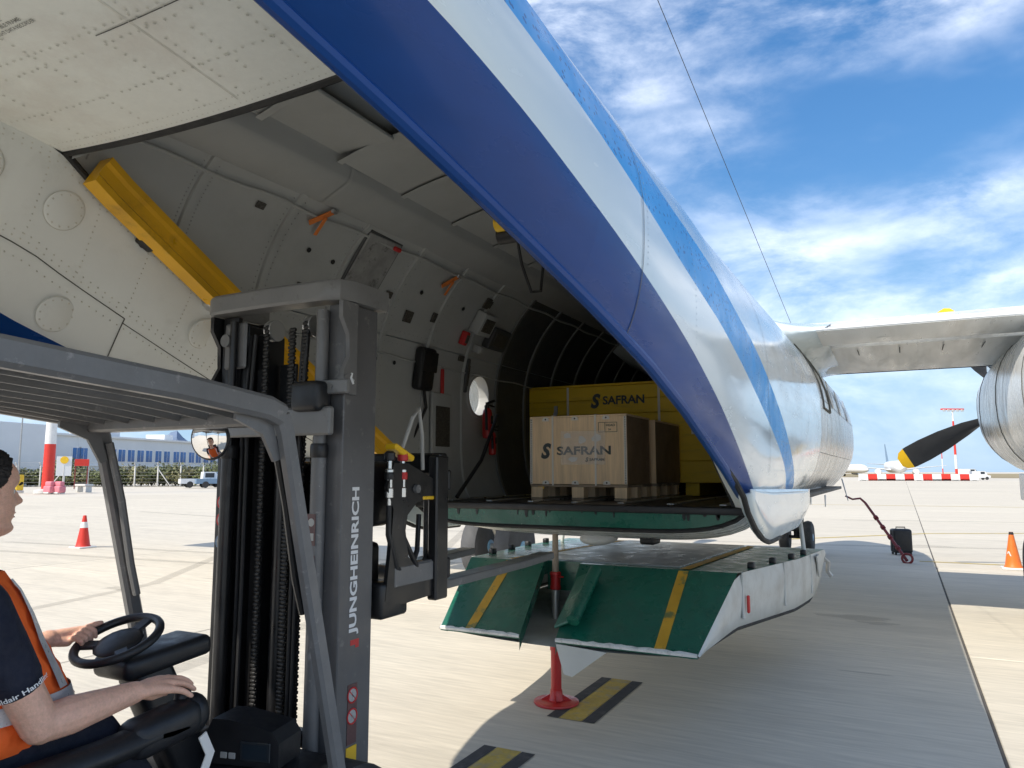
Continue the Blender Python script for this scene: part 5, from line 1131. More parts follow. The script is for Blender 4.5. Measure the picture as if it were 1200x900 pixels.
for k, (yy, m2) in enumerate(((2.77, 'chrome'), (2.87, 'red_print'))):
    c = V(XR + .03, yy, 1.78)
    q = MB().lathe([(.011, 0), (.011, .03), (.021, .035), (.021, .075), (.016, .08), (.016, .12), (.021, .125), (.021, .16), (.012, .165), (.012, .20)], c - V(0, 0, .19), (0, 0, 1), 14).build('coupling', 'chrome', F)
    MB().lathe([(.0215, .0), (.0235, .004), (.0235, .03), (.0215, .034)], c - V(0, 0, .075), (0, 0, 1), 14).build('coupling_ring', m2 if k else 'black_paint', q)
    MB().lathe([(.02, .01), (.026, .015), (.026, .045), (.015, .055)], c, (0, 0, 1), 14).build('coupling_cap', m2 if k else 'black_paint', q)
    MB().tube([c - V(0, 0, .19), c + V(0, .0, -.32), c + V(.01, .05 + .05 * k, -.47), c + V(-.02, .18, -.53), c + V(-.05, .30, -.42), c + V(-.07, .34, -.25)], .013, 10).build('hose', 'hose', q)
MB().box((XR + .02, 2.86, 1.83), (.07, .16, .03), Matrix.Rotation(R(-22), 3, 'X'), .008).build('yellow_bracket', 'tip_yellow', F)
MB().box((XR + .0, 2.98, 1.66), (.08, .14, .10), b=.015).cyl((XR + .04, 2.96, 1.66), (XR + .06, 2.96, 1.66), .02, n=12).build('valve_block', 'truck_grey', F); MB().box((XR + .03, 3.08, 1.615), (.03, .12, .02), b=.005).build('yellow_clip', 'tip_yellow', F)
MB().tube([(XR, 2.90, 1.84), (XR + .02, 2.96, 2.0), (XR + .0, 3.04, 2.05), (XR - .02, 3.10, 1.92), (XR, 3.08, 1.75)], .010, 8).build('hose', 'panel_light', F)
for x in (FX + .33, FX - .28):
    fk = MB().sweep([(x, CYF + .035, 1.80), (x, CYF + .035, 1.22), (x, CYF + .055, 1.185), (x, CYF + .10, 1.17), (x, CYF + 1.0, 1.175), (x, CYF + 1.40, 1.186)], rpf(.11, .045, .006)).build('fork', 'truck_grey', F, ang=30)
# ------------------------------------------------------------------ driver
DX = -2.45
D = thing('person', (DX, 1.2, .92), 'seated driver in an orange vest and navy shirt steering the forklift', 'person')
TOR = [(.88, 1.0, 1.42, .185), (.98, 1.0, 1.515, .20), (1.06, 1.0, 1.52, .20), (1.15, 1.0, 1.47, .195), (1.25, 1.01, 1.405, .20), (1.33, 1.03, 1.36, .205), (1.40, 1.07, 1.32, .185), (1.445, 1.12, 1.30, .11), (1.475, 1.15, 1.285, .068)]
def tor(z, ph, off=0):
    yb = interp([(t[0], t[1]) for t in TOR], z); yf_ = interp([(t[0], t[2]) for t in TOR], z); w = interp([(t[0], t[3]) for t in TOR], z)
    c, s = math.cos(ph), math.sin(ph); e = 2 / 2.5
    x = (w + off) * math.copysign(abs(s) ** e, s); y = (yb + yf_) / 2 + ((yf_ - yb) / 2 + off) * math.copysign(abs(c) ** e, c); return V(DX + x, y, z)
def tor_mb(z0, z1, off, n=36, k=16):
    mb = MB(); zs = lin(z0, z1, k); rows = [[tor(z, 2 * math.pi * j / n, off) for j in range(n)] for z in zs]; mb.grid(rows, closed=True)
    mb.f.append(tuple(range(n))); mb.m.append(0); mb.f.append(tuple((k - 1) * n + j for j in range(n))); mb.m.append(0); return mb
HS, HY, HZ = 1.08, 1.258, 1.55
FR = [(-.012, .040), (.0, .078), (.010, .093), (.020, .095), (.032, .086), (.040, .083), (.048, .090), (.055, .088), (.062, .093), (.072, .087), (.09, .088), (.11, .088), (.135, .090), (.145, .095), (.16, .096), (.18, .090), (.20, .075), (.22, .045), (.235, .004)]
WD = [(-.012, .022), (.0, .036), (.02, .052), (.05, .062), (.08, .068), (.12, .073), (.16, .076), (.19, .070), (.21, .055), (.225, .035), (.235, .004)]
BK = [(-.012, .0), (.0, .01), (.04, .045), (.08, .088), (.12, .102), (.16, .106), (.19, .096), (.21, .075), (.225, .045), (.235, .004)]
NS = [(.070, 0), (.078, .012), (.086, .030), (.094, .035), (.104, .027), (.118, .015), (.130, .004), (.14, 0)]
def head(z, ph, off=0):
    c, s = math.cos(ph), math.sin(ph); w = interp(WD, z); f = interp(FR, z); b = interp(BK, z); e = 2 / 2.2
    x = (w + off) * math.copysign(abs(s) ** e, s); y = ((f if c > 0 else b) + off) * math.copysign(abs(c) ** (e if c > 0 else .95), c)
    if c > 0:
        sg = interp([(.07, .015), (.086, .015), (.1, .011), (.14, .010)], z); y += interp(NS, z) * math.exp(-(x / sg) ** 2)
        for sd in (-1, 1): y -= .011 * math.exp(-((x - sd * .033) / .017) ** 2 - ((z - .122) / .012) ** 2); y += .004 * math.exp(-((x - sd * .042) / .02) ** 2 - ((z - .085) / .02) ** 2)
    return V(DX + x * HS, HY + y * HS, HZ + z * HS)
body = MB(); n = 72; zs = lin(-.012, .235, 64)
rows = [[head(z, 2 * math.pi * (j / n) + .6 * 0) for j in range(n)] for z in zs]; body.grid(rows, closed=True); body.f += [tuple(range(n)), tuple(63 * n + j for j in range(n))]; body.m += [0, 0]
body.capsule((DX, 1.225, 1.42), (DX, 1.262, 1.60), .062, .056, 20)
for s in (-1, 1): body.ell((DX + s * .078 * HS, HY - .008, HZ + .108 * HS), (.012, .022, .036)); body.ell((DX + s * .083 * HS, HY - .016, HZ + .125 * HS), (.012, .016, .02))
tb = tor_mb(.90, 1.47, -.012); body.add(tb.v, tb.f)
SR, ER, WRr = V(-2.235, 1.17, 1.37), V(-2.195, 1.335, 1.03), V(-2.20, 1.635, 1.045)
body.chain([SR, SR.lerp(ER, .5), ER], [.056, .056, .052]); body.chain([ER, ER.lerp(WRr, .3), ER.lerp(WRr, .75), WRr], [.050, .055, .041, .034])
# right hand: palm down over the joystick
kn = [V(-2.240, 1.755, 1.052), V(-2.214, 1.766, 1.054), V(-2.188, 1.758, 1.046), V(-2.164, 1.742, 1.032)]
for i, k in enumerate(kn): body.chain([WRr + V(-.014 + .010 * i, .012, .0), (WRr + k) / 2 + V(0, 0, .004), k], [.023, .020, .0140])
body.chain([WRr + V(-.01, .02, -.008), V(-2.205, 1.70, 1.022), V(-2.20, 1.74, 1.02)], [.02, .02, .014])
fl = [(.046, .029, .022), (.050, .032, .024), (.047, .030, .023), (.037, .023, .020)]
tips = []
for i, k in enumerate(kn):
    a = [R(-10 - 3 * i), R(-24 - 3 * i), R(-38)]; p = k.copy(); P = [p]
    for L_, an in zip(fl[i], a): p = p + V((-.10 + .07 * i) * L_, math.cos(an) * L_, math.sin(an) * L_); P.append(p)
    body.chain(P, [.0128, .0112, .0102, .0088], 10); tips.append((P[2], P[3]))
body.chain([WRr + V(-.02, .02, -.006), V(-2.252, 1.70, 1.02), V(-2.256, 1.745, 1.008), V(-2.243, 1.782, .998)], [.017, .0145, .0115, .009], 10)
# left arm and hand gripping the wheel rim
SL, EL = V(-2.665, 1.17, 1.37), V(-2.76, 1.38, 1.08)
ra = R(196); rim = WC + wx * .140 * math.cos(ra) + wy * .140 * math.sin(ra); tg = (-wx * math.sin(ra) + wy * math.cos(ra)) * -1; rd = (wx * math.cos(ra) + wy * math.sin(ra))
WL = rim + rd * .045 - tg * .0 + V(0, -.085, .022)
body.chain([SL, SL.lerp(EL, .5), EL], [.056, .054, .047]); body.chain([EL, EL.lerp(WL, .35), WL], [.046, .048, .031])
for i in range(4):
    k = rim + tg * (.034 - .0225 * i) + rd * .026 + wn * .020
    body.chain([WL + rd * (.004) + tg * (.012 - .008 * i), k - tg * .004 + rd * .004, k], [.022, .018, .0125])
    P = [k, k - rd * .026 + wn * .012, k - rd * .050 - wn * .004, k - rd * .046 - wn * .030]
    body.chain(P, [.0118, .0105, .0096, .0085], 10)
body.chain([WL + wn * .008, rim + tg * .028 + rd * .012 + wn * .026, rim + tg * .060 + wn * .024 - rd * .004, rim + tg * .078 - rd * .018 + wn * .020], [.018, .0145, .0115, .0092], 10)
fuse(body, 'body', 'skin', D, .0042, 5, .5)
for P2, P3 in tips: MB().ell(P3 + V(0, -.002, .0065), (.0048, .0062, .0016), Matrix.Rotation(R(-50), 3, 'X')).build('fingernail', 'nail', D)
# hair, brows, eyes
def hairline(ph):
    a = abs((ph + math.pi) % (2 * math.pi) - math.pi); return interp([(0, .205), (.7, .198), (1.1, .175), (1.35, .125), (1.6, .10), (1.9, .09), (2.3, .045), (3.2, .035)], a)
hr = MB(); n = 150; rows = []; rnd = random.Random(5)
for z in lin(.03, .236, 66):
    r = []
    for j in range(n):
        ph = 2 * math.pi * j / n; k = (z - hairline(ph)) / .02; off = -.012 + .021 * max(0, min(1, k)) + (rnd.uniform(-.004, .004) if k > .3 else 0); r.append(head(min(z, .2349), ph, off) + V(0, 0, max(0, off) * (1 if z > .2 else 0)))
    rows.append(r)
hr.grid(rows, closed=True); hr.f.append(tuple(len(hr.v) - n + j for j in range(n))); hr.m.append(0); hr.build('hair', 'hair', D, ang=180)
for s in (-1, 1):
    MB().ell((DX + s * .033 * HS, HY + .0655 * HS, HZ + .121 * HS), (.0115, .0125, .0115)).build('eye', 'eye_white', D); MB().ell((DX + s * .033 * HS, HY + .0745 * HS, HZ + .1205 * HS), (.0055, .0035, .0055)).build('iris', 'hair', D)
    MB().tube([V(DX + s * x * HS, HY + (y + .004) * HS, HZ + z * HS) for x, y, z in ((.016, .094, .139), (.03, .092, .144), (.045, .084, .144), (.055, .072, .139))], [.003, .0045, .004, .002], 6).build('eyebrow', 'hair', D)
lp = MB()
for (z, y, r_) in ((.0605, .0925, .0045), (.0490, .0905, .0052)): lp.tube([V(DX + x * HS, HY + (y - 6.5 * x * x) * HS, HZ + z * HS) for x in lin(-.024, .024, 9)], [r_ * (1 - .8 * abs(i - 4) / 4) for i in range(9)], 8)
lp.build('lips', 'lips', D)
# clothes
sh = MB(); tb = tor_mb(.93, 1.452, .004); sh.add(tb.v, tb.f); 
HR, HLm = SR.lerp(ER, .60), SL.lerp(EL, .60)
ad = (ER - SR).normalized()
sh.chain([SR + V(-.03, 0, .01), SR + V(0, 0, .004), SR.lerp(ER, .3), HR], [.074, .076, .073, .067]); sh.chain([SL + V(.03, 0, .01), SL, SL.lerp(EL, .3), HLm], [.074, .076, .072, .065])
fuse(sh, 'shirt', 'navy_cloth', D, .008, 4)
vs_ = MB(); n = 64; rows = []
for z in lin(.955, 1.452, 26):
    r = []
    for j in range(n):
        ph = 2 * math.pi * j / n; wr = .006 * math.sin(9 * ph + z * 31) * math.sin(z * 40) + .003 * math.sin(23 * ph - z * 55); r.append(tor(z, ph, .018 + wr))
    rows.append(r)
ve = vs_.grid(rows, closed=True).build('vest', 'vest_orange', D, ang=180)
def band(pts, w, up, name):
    rows = []
    for p in pts: rows.append([p[0], p[1]])
    return MB().grid(rows).build(name, 'reflective', ve, ang=180, fix=False)
band([(tor(1.045, ph, .028), tor(1.095, ph, .028)) for ph in lin(0, 2 * math.pi, 60)], 0, 0, 'reflective_band')
for s in (-1, 1): band([(tor(z, s * (a - .10), .028), tor(z, s * (a + .10), .028)) for z, a in zip(lin(1.10, 1.43, 24), lin(.86, .80, 24))], 0, 0, 'reflective_band'); band([(tor(z, math.pi + s * .45, .028), tor(z, math.pi + s * .62, .028)) for z in lin(1.10, 1.43, 20)], 0, 0, 'reflective_band')
ye = (V(0, 1, 0) - ad * ad.y).normalized(); xe = ye.cross(ad) ; xe = xe if xe.x > 0 else -xe
def sleeve_wrap(a, b):
    al = R(-96) + a / .0675; c = HR - ad * (-.030 + b); return c + (xe * math.cos(al) + ye * math.sin(al)) * .0715
text('sleeve_lettering', 'Goldair Handling', (0, 0, 0), (1, 0, 0), (0, 1, 0),   .172, .019, 'white_print', D, bold=.02, wrap=sleeve_wrap)
tr = MB(); tr.ell((DX, 1.12, .945), (.19, .17, .10))
for s in (-1, 1): tr.chain([V(DX + s * .09, 1.12, .945), V(DX + s * .13, 1.36, .945), V(DX + s * .15, 1.58, .92)], [.095, .085, .066]); tr.chain([V(DX + s * .15, 1.58, .92), V(DX + s * .15, 1.72, .74), V(DX + s * .14, 1.82, .60)], [.064, .060, .05])
fuse(tr, 'trousers', 'navy_cloth', D, .009, 4)
for s in (-1, 1): MB().chain([V(DX + s * .14, 1.80, .57), V(DX + s * .14, 1.90, .565), V(DX + s * .145, 1.99, .56)], [.045, .045, .036]).build('shoe', 'plastic_black', D)
# ------------------------------------------------------------------ things on the apron
def cone(name_label, loc, h, cm, bands, logo=False, dark_top=False):
    o = thing('traffic_cone', loc, name_label, 'cone', 'traffic cones on the apron'); L0 = Vector(loc); s = h / .75
    MB().box(L0 + V(0, 0, .018), (.42 * s, .42 * s, .036), b=.012).build('base', 'white_paint', o)
    r0, r1 = .155 * s, .035 * s; z0, z1 = .034, h; rad = lambda z: r0 + (r1 - r0) * (z - z0) / (z1 - z0)
    MB().lathe([(r0 + .02, z0), (r0, z0 + .02)] + [(rad(z), z) for z in lin(z0 + .03, z1 - .02, 8)] + [(r1 * .9, z1), (.001, z1 + .002)], L0, (0, 0, 1), 28).build('body', cm, o)
    for a, b_ in bands: MB().lathe([(rad(z) + .0025, z) for z in lin(a * h, b_ * h, 4)], L0, (0, 0, 1), 28).build('collar', 'white_paint' if not dark_top else 'plastic_black', o)
    if logo: MB().tube([L0 + V((rad(.42 * h) + .004) * math.sin(a) - .0, -(rad(.42 * h) + .004) * math.cos(a), .42 * h + .035 * math.sin(k)) for k, a in zip(lin(0, 5.2, 12), lin(-.9, -.3, 12))], .010, 6).build('emblem', 'white_paint', o)
cl = g(97, 642); cone('red traffic cone with a white collar on the sunlit apron', cl, .74, 'cone_red', ((.62, .80),))
crr = g(1188, 667); cone('orange traffic cone with dark tip and pale emblem by the wing shadow', crr, .66, 'cone_orange', ((.93, 1.0),), True, True)
# black wheeled case
cp_ = g(1057, 650); C = thing('black_case', cp_, 'black upright case standing on the apron beside the red tow bar', 'case')
rc = Matrix.Rotation(R(20), 3, 'Z')
MB().box(cp_ + V(0, 0, .29), (.38, .26, .50), rc, .05).build('shell', 'case_black', C)
for s in (-1, 1):
    MB().box(cp_ + rc @ V(s * .19, 0, .29), (.025, .10, .44), rc, .01).build('side_strip', 'rubber', C)
    for t in (-1, 1): MB().cyl(cp_ + rc @ V(s * .15 - .015, t * .09, .025), cp_ + rc @ V(s * .15 + .015, t * .09, .025), .025, n=12).build('caster', 'rubber', C)
MB().tube([cp_ + rc @ V(-.09, 0, .54), cp_ + rc @ V(-.09, 0, .575), cp_ + rc @ V(.09, 0, .575), cp_ + rc @ V(.09, 0, .54)], .011, 8).build('handle', 'plastic_black', C)
# tow bar
tb0 = at(1008, 584, y=17.8); tb1 = g(1063, 660) + V(0, 0, .05)
T = thing('tow_bar', (tb1.x, tb1.y, 0), 'dark red tow bar leaning from the aircraft nose down to the apron', 'tow bar')
k1 = tb0 + (tb1 - tb0) * .12 + V(0, 0, .05)
MB().tube([tb0, k1, tb1], [.022, .026, .030], 10).build('tube', 'dark_red', T)
for t in (.28, .45, .62, .80): c = k1.lerp(tb1, t); d = (tb1 - k1).normalized(); MB().cyl(c - d * .03, c + d * .03, .046, n=12).build('clamp', 'dark_red', T)
d = (tb1 - k1).normalized(); MB().tube([tb1 + d * .02 + V(.09 * math.cos(a), .0, .09 * math.sin(a) + .05) for a in [2 * math.pi * i / 16 for i in range(16)]], .022, 8, closed=True).build('tow_eye', 'dark_red', T)
MB().tube([tb0 + V(0, 0, 0), tb0 + V(-.15, -.05, -.02), tb0 + V(-.28, -.1, .05)], .02, 8).build('head', 'dark_red', T)
# ------------------------------------------------------------------ far right: barriers, masts, airliners, vehicles
BD = 150.0
def far(px, dist, z=0): r = ray(px, 553); d = Vector((r.x, r.y, 0)); d = d / (d.dot(Vector((-math.sin(R(27.5)), math.cos(R(27.5)), 0)))); p = d * dist; return V(p.x, p.y, z)
pr_ = [(-.95, 0), (.95, 0), (.95, .12), (.93, .35), (.90, 1.30), (-.90, 1.30), (-.93, .35), (-.95, .12)]
a0, a1 = far(1006, BD), far(1146, BD * .985); nb = 13; bdv = (a1 - a0).normalized(); yaw = math.atan2(bdv.y, bdv.x)
protos = {}
for k in range(nb):
    red = k % 2 == 1; cxx = a0.lerp(a1, (k + .5) / nb); w = (a1 - a0).length / nb * .97; key = red
    lab = 'red plastic road barrier in the row across the far apron' if red else 'white plastic road barrier in the row across the far apron'
    if key not in protos:
        o = thing('road_barrier', (0, 0, 0), lab, 'barrier', ('red' if red else 'white') + ' barriers in the far row'); m = 'cone_red' if red else 'white_paint'
        MB().grid([[V(u * w / 2, y, z) for y, z in ((-.32, 0), (-.32, .12), (-.20, .38), (-.12, 1.25), (-.09, 1.32), (.09, 1.32), (.12, 1.25), (.20, .38), (.32, .12), (.32, 0))] for u in (-1, -.96, .96, 1)]).prism([(-.32, 0), (.32, 0), (.32, .12), (.2, .38), (.12, 1.3), (-.12, 1.3), (-.2, .38), (-.32, .12)], (-w / 2, 0, 0), (0, 1, 0), (0, 0, 1), w).build('shell', m, o); MB().box((0, 0, .06), (w * .5, .66, .10), b=.02).build('lift_slot', 'rubber', o)
        protos[key] = o
    else: o = copy_tree(protos[key])
    o.location = cxx; o.rotation_euler = (0, 0, yaw)
def mast(name, loc, h, r, bands, label, head_=True, cat='mast', t0='cone_red', wtop=.55):
    o = thing(name, loc, label, cat); L0 = Vector(loc); n = len(bands) - 1
    for i in range(n):
        f0, f1 = bands[i], bands[i + 1]; MB().cyl(L0 + V(0, 0, h * f0), L0 + V(0, 0, h * f1), r * (1 - (1 - wtop) * f0), r * (1 - (1 - wtop) * f1), 16).build('section', t0 if i % 2 == 0 else 'white_paint', o)
    if head_:
        MB().box(L0 + V(0, 0, h + .15), (5.0, .5, .3), Matrix.Rotation(R(30), 3, 'Z'), .05).build('lamp_bar', 'cone_red', o)
        for k in range(5): MB().box(L0 + Matrix.Rotation(R(30), 3, 'Z') @ V(-2 + k, -.3, -.15) + V(0, 0, h), (.6, .4, .4), b=.06).build('floodlight', 'steel', o)
    MB().lathe([(r * 2.2, 0), (r * 2.2, .25), (r * 1.3, .35)], L0, (0, 0, 1), 16).build('footing', 'post', o)
    return o
mast('light_mast', far(1121, 160), 15.0, .28, [0, .16, .36, .52, .68, .84, 1], 'tall red and white striped light mast beyond the barrier row')
mast('light_mast', far(1105, 210), 9.0, .16, [0, .3, .6, 1], 'short thin red and white mast behind the barrier row', False)
mast('light_mast', far(1074, 300), 12.0, .10, [0, .5, 1], 'thin pale antenna mast behind the white airliner', False, t0='white_paint')
def airliner(px, dist, sc_, yaw_, label):
    loc = far(px, dist); o = thing('airliner', loc, label, 'airliner', 'airliners parked far off'); rt = Matrix.Rotation(yaw_, 3, 'Z')
    P = lambda x, y, z: loc + rt @ (V(x, y, z) * sc_)
    rows = []
    for y, r_, z in ((0, .05, 2.9), (.4, .75, 3.0), (1.2, 1.3, 3.15), (2.6, 1.8, 3.35), (4.5, 1.98, 3.45), (24, 1.98, 3.45), (30, 1.4, 3.9), (36, .3, 4.6)): rows.append([P(r_ * math.cos(a), y, z + r_ * math.sin(a)) for a in [2 * math.pi * k / 24 for k in range(24)]])
    MB().grid(rows, closed=True).build('fuselage', 'vehicle_white', o)
    for s in (-1, 1):
        for k in range(2): MB().add([P(s * (.08 + .62 * k), 1.55 + .35 * k, 4.35), P(s * (.62 + .5 * k), 1.75 + .45 * k, 4.2), P(s * (.66 + .55 * k), 2.05 + .45 * k, 4.62), P(s * (.1 + .6 * k), 1.95 + .3 * k, 4.86)], [(0, 1, 2, 3)]).build('cockpit_pane', 'car_glass', o, fix=False)
        MB().grid([[P(s * x, y + u * c, z + v * c) for u, v in ((0, 0), (.15, .06), (.5, .06), (1, 0), (.5, -.03), (.15, -.04))] for x, y, z, c in ((1.5, 11.5, 2.3, 6), (6, 14.5, 2.9, 3.8), (16.5, 20.5, 3.9, 1.4))], closed=True).build('wing', 'wing_metal', o)
        MB().lathe([(.85, 0), (1.02, .3), (1.05, 1.2), (.9, 3), (.5, 3.6)], P(s * 5.6, 10.2, 1.75), rt @ V(0, 1, 0), 20).build('engine', 'vehicle_white', o)
        MB().grid([[P(s * x, y + u * c, 4.4 + x * .05 + v * c) for u, v in ((0, 0), (.4, .05), (1, 0), (.4, -.05))] for x, y, c in ((.4, 31.5, 3.2), (6, 35, 1.4))], closed=True).build('tailplane', 'wing_white', o)
        MB().lathe([(.3, -.2), (.55, -.2), (.58, 0), (.55, .2), (.3, .2)], P(s * 2.9, 16, .58), rt @ V(1, 0, 0), 18).build('wheel', 'tyre', o)
    MB().grid([[P(v * c, y + u * c, z) for u, v in ((0, 0), (.4, .05), (1, 0), (.4, -.05))] for z, y, c in ((5.2, 28, 6), (11.6, 34, 2.4))], closed=True).build('fin', 'vehicle_blue', o)
    MB().cyl(P(0, 4, 2.0), P(0, 4, .4), .12 * sc_).build('nose_leg', 'steel', o); MB().lathe([(.2, -.25), (.38, -.25), (.38, .25), (.2, .25)], P(0, 4, .38), rt @ V(1, 0, 0), 16).build('wheel', 'tyre', o)
fy = math.atan2(far(1058, 1).y, far(1058, 1).x) - math.pi / 2
airliner(1058, 235, 1.0, fy + .15, 'white airliner parked nose-on behind the barrier row'); airliner(1018, 300, .9, fy + .9, 'white airliner seen half from the side near the aircraft nose')
def vehicle(loc, yaw_, label, body_m, L_=4.6, H_=1.8, flat=False, cat='van', grp='vehicles parked far off'):
    o = thing('pickup_truck' if flat else 'service_van', loc, label, cat, grp); rt = Matrix.Rotation(yaw_, 3, 'Z'); Lc = Vector(loc); P = lambda x, y, z: Lc + rt @ V(x, y, z)
    prof = [(-L_ / 2, .45), (L_ / 2, .45), (L_ / 2, .95), (L_ * .36, 1.05), (L_ * .24, H_), (-L_ / 2 if not flat else -.05, H_), (-L_ / 2 if not flat else -.12, .98), (-L_ / 2, .98)]
    MB().prism(prof, P(0, -.85, 0), rt @ V(1, 0, 0), (0, 0, 1), -1.7 if False else 1.7).build('body', body_m, o, ang=25) if False else MB().prism([(a, b) for a, b in prof], P(0, .85, 0), rt @ V(1, 0, 0), (0, 0, 1), 1.7).build('body', body_m, o, ang=25)
    for s in (-1, 1):
        MB().box(P(L_ * .12, s * .855, H_ - .38), (L_ * .2, .02, .5), rt, .008).build('side_window', 'car_glass', o)
        for x in (-L_ * .3, L_ * .32): w = MB().lathe([(.18, -.11), (.34, -.11), (.36, 0), (.34, .11), (.18, .11)], P(x, s * .78, .36), rt @ V(0, 1, 0), 18).build('wheel', 'tyre', o)
        MB().box(P(L_ / 2 + .005, s * .6, .78), (.02, .3, .16), rt, .006).build('headlight', 'chrome', o)
    MB().box(P(L_ * .30, 0, H_ - .36), (.03, 1.45, .62), rt @ Matrix.Rotation(R(-38), 3, 'Y'), .01).build('windscreen', 'car_glass', o)
    return o
vehicle(far(1146, 165), R(25), 'small pale service van beyond the end of the barrier row', 'vehicle_white', 4.4, 1.9)
vehicle(far(1135, 220), R(25), 'pale boxy van far behind the striped light mast', 'vehicle_white', 6.0, 2.6)
# ------------------------------------------------------------------ far left: terminal, fence, bushes, mast
P0, P1 = V(-107, 57, 0), V(-121, 104, 0); fd = (P1 - P0).normalized(); fn = V(fd.y, -fd.x, 0)
TB = thing('terminal_building', P0, 'long pale grey terminal building with pairs of blue windows behind the fence', 'building')
s0, s1, HB = -70, 150, 7.1
def facade(px): 
    r = ray(px, 540); d = Vector((r.x, r.y)); a = fd; # solve P0 + fd*s = d*t
    det = -a.x * d.y + a.y * d.x; s = (P0.x * d.y - P0.y * d.x) / det if det else 0
    return s
def fbox(a, b, z0, z1, dep, out, name, m, parent): c = P0 + fd * (a + b) / 2 + fn * (out - dep / 2) + V(0, 0, (z0 + z1) / 2); return MB().box(c, (b - a, dep, z1 - z0), Matrix((fd, -fn, V(0, 0, 1))).transposed() if False else Matrix((fd, V(-fd.y, fd.x, 0), V(0, 0, 1))).transposed(), .03).build(name, m, parent)
wl = fbox(s0, s1, 0, HB, 24, 0, 'wall', 'facade', TB)
fbox(s0 - .4, s1 + .4, HB, HB + .35, 25, .4, 'parapet', 'facade_light', TB)
fbox(s0, s1, 2.6, 2.85, .3, .18, 'string_course', 'facade_light', TB)
fbox(s0 - 30, facade(40), 0, HB + 1.2, 10, 2.5, 'stair_block', 'facade_light', TB)
wpx = [(89, 97), (131, 142), (153, 164), (174, 185), (195, 206), (214, 224), (232, 241)]
ws = [facade(p) for pr in wpx for p in pr]; stp = ws[-2] - ws[-4]; ws = ws + [ws[-2] + stp * k + e for k in range(1, 14) for e in (0, ws[-1] - ws[-2])]
for s_ in ws:
    wdw = fbox(s_ - .95, s_ + .95, 3.3, 5.5, .12, .06, 'window', 'facade_light', TB); fbox(s_ - .82, s_ + .82, 3.42, 5.38, .1, .075, 'pane', 'win_blue', wdw); fbox(s_ - .03, s_ + .03, 3.42, 5.38, .1, .10, 'mullion', 'facade_light', wdw)
for k, (a, w, h) in enumerate(((-20, 5, 1.6), (6, 3, 1.1), (22, 7, 2.0), (41, 2.5, 1.3), (58, 4, 1.7), (80, 6, 1.4), (104, 3, 2.1))): fbox(a, a + w, HB + .35, HB + .35 + h, 4, -5, 'roof_unit', 'facade_light' if k % 2 else 'facade', TB)
for a in (12, 29, 47, 66, 85):
    dr = fbox(a, a + 2.6, 0.05, 2.45, .12, .06, 'door', 'facade_light', TB); fbox(a + .15, a + 2.45, .15, 2.3, .1, .08, 'door_panel', 'vehicle_blue', dr)
for k in range(26): a = s0 + 8.4 * k; fbox(a - .04, a + .04, .1, HB - .1, .06, .03, 'panel_joint', 'facade_light', wl)
# floodlight mast by the fence
mast('floodlight_mast', g(55, 578), 26.0, .45, [0, .155, .42, .62, .82, 1], 'thick floodlight mast with red foot and white shaft in front of the fence', True, wtop=.5)
# fence
fa, fb_ = g(-40, 570.5), g(290, 569.5); fL = (fb_ - fa).length; fdir = (fb_ - fa).normalized(); nps = int(fL / 2.6)
FN = thing('perimeter_fence', fa, 'wire perimeter fence on white concrete posts in front of the terminal', 'fence')
pp = None; brp = None
for k in range(nps + 1):
    p = fa + fdir * (fL * k / nps)
    if pp is None:
        pp = MB().box((0, 0, 1.25), (.14, .14, 2.5), b=.02).beam((0, 0, 2.45), fdir.cross(V(0, 0, 1)) * .35 + V(0, 0, 2.85), .1, .1, b=.01).build('post', 'post', None); pp.parent = FN; o = pp
        brp = MB().beam((0, 0, 2.1), fdir * 1.5 + V(0, 0, 0), .11, .11, b=.01).build('brace', 'post', None); brp.parent = FN; brp.location = p - fa
    else:
        o = pp.copy(); col.objects.link(o)
        if k % 4 == 0: q = brp.copy(); col.objects.link(q); q.location = p - fa; q.rotation_euler = (0, 0, math.pi if k % 8 else 0)
    o.location = p - fa
for z in (.1, .5, .9, 1.3, 1.7, 2.1, 2.45, 2.65, 2.85):
    off = fdir.cross(V(0, 0, 1)) * (.35 * max(0, (z - 2.45) / .4)); MB().cyl(fa + off + V(0, 0, z), fb_ + off + V(0, 0, z), .011, n=4).build('wire', 'wire', FN)
# bushes behind the fence
def bush_mesh(seed, m, nl=900):
    rnd = random.Random(seed); mb = MB(); lobes = [(rnd.uniform(-.7, .7), rnd.uniform(-.5, .5), rnd.uniform(.35, .85), rnd.uniform(.35, .6)) for _ in range(9)]
    for k in range(nl):
        lx, ly, lz, lr = rnd.choice(lobes); d = V(rnd.gauss(0, 1), rnd.gauss(0, 1), rnd.gauss(0, 1)).normalized(); p = V(lx, ly, lz) + d * lr * rnd.uniform(.55, 1.05)
        if p.z < .02: continue
        s = rnd.uniform(.05, .10); x = V(rnd.uniform(-1, 1), rnd.uniform(-1, 1), rnd.uniform(-1, 1)).normalized(); y = x.cross(d).normalized()
        mb.add([p - x * s, p + y * s * .6, p + x * s, p - y * s * .6], [(0, 1, 2, 3)])
    return mb
bushes = []
for sd, m in ((1, 'leaf'), (2, 'leaf_pale'), (3, 'leaf')):
    o = thing('bush', (0, 0, 0), 'rounded scrub bush growing behind the perimeter fence', 'bush', 'scrub bushes behind the fence'); bush_mesh(sd, m).build('foliage', m, o, fix=False)
    st = MB()
    for k in range(5): a = k * 1.3; st.cyl((0, 0, 0), (math.cos(a) * .4, math.sin(a) * .3, .9), .03, .012, 6)
    st.build('stem', 'bark', o); bushes.append(o)
rnd = random.Random(12); bd2 = -(fdir.cross(V(0, 0, 1)));  bd2 = bd2 if bd2.dot(fa) > 0 else -bd2
nb_ = 34
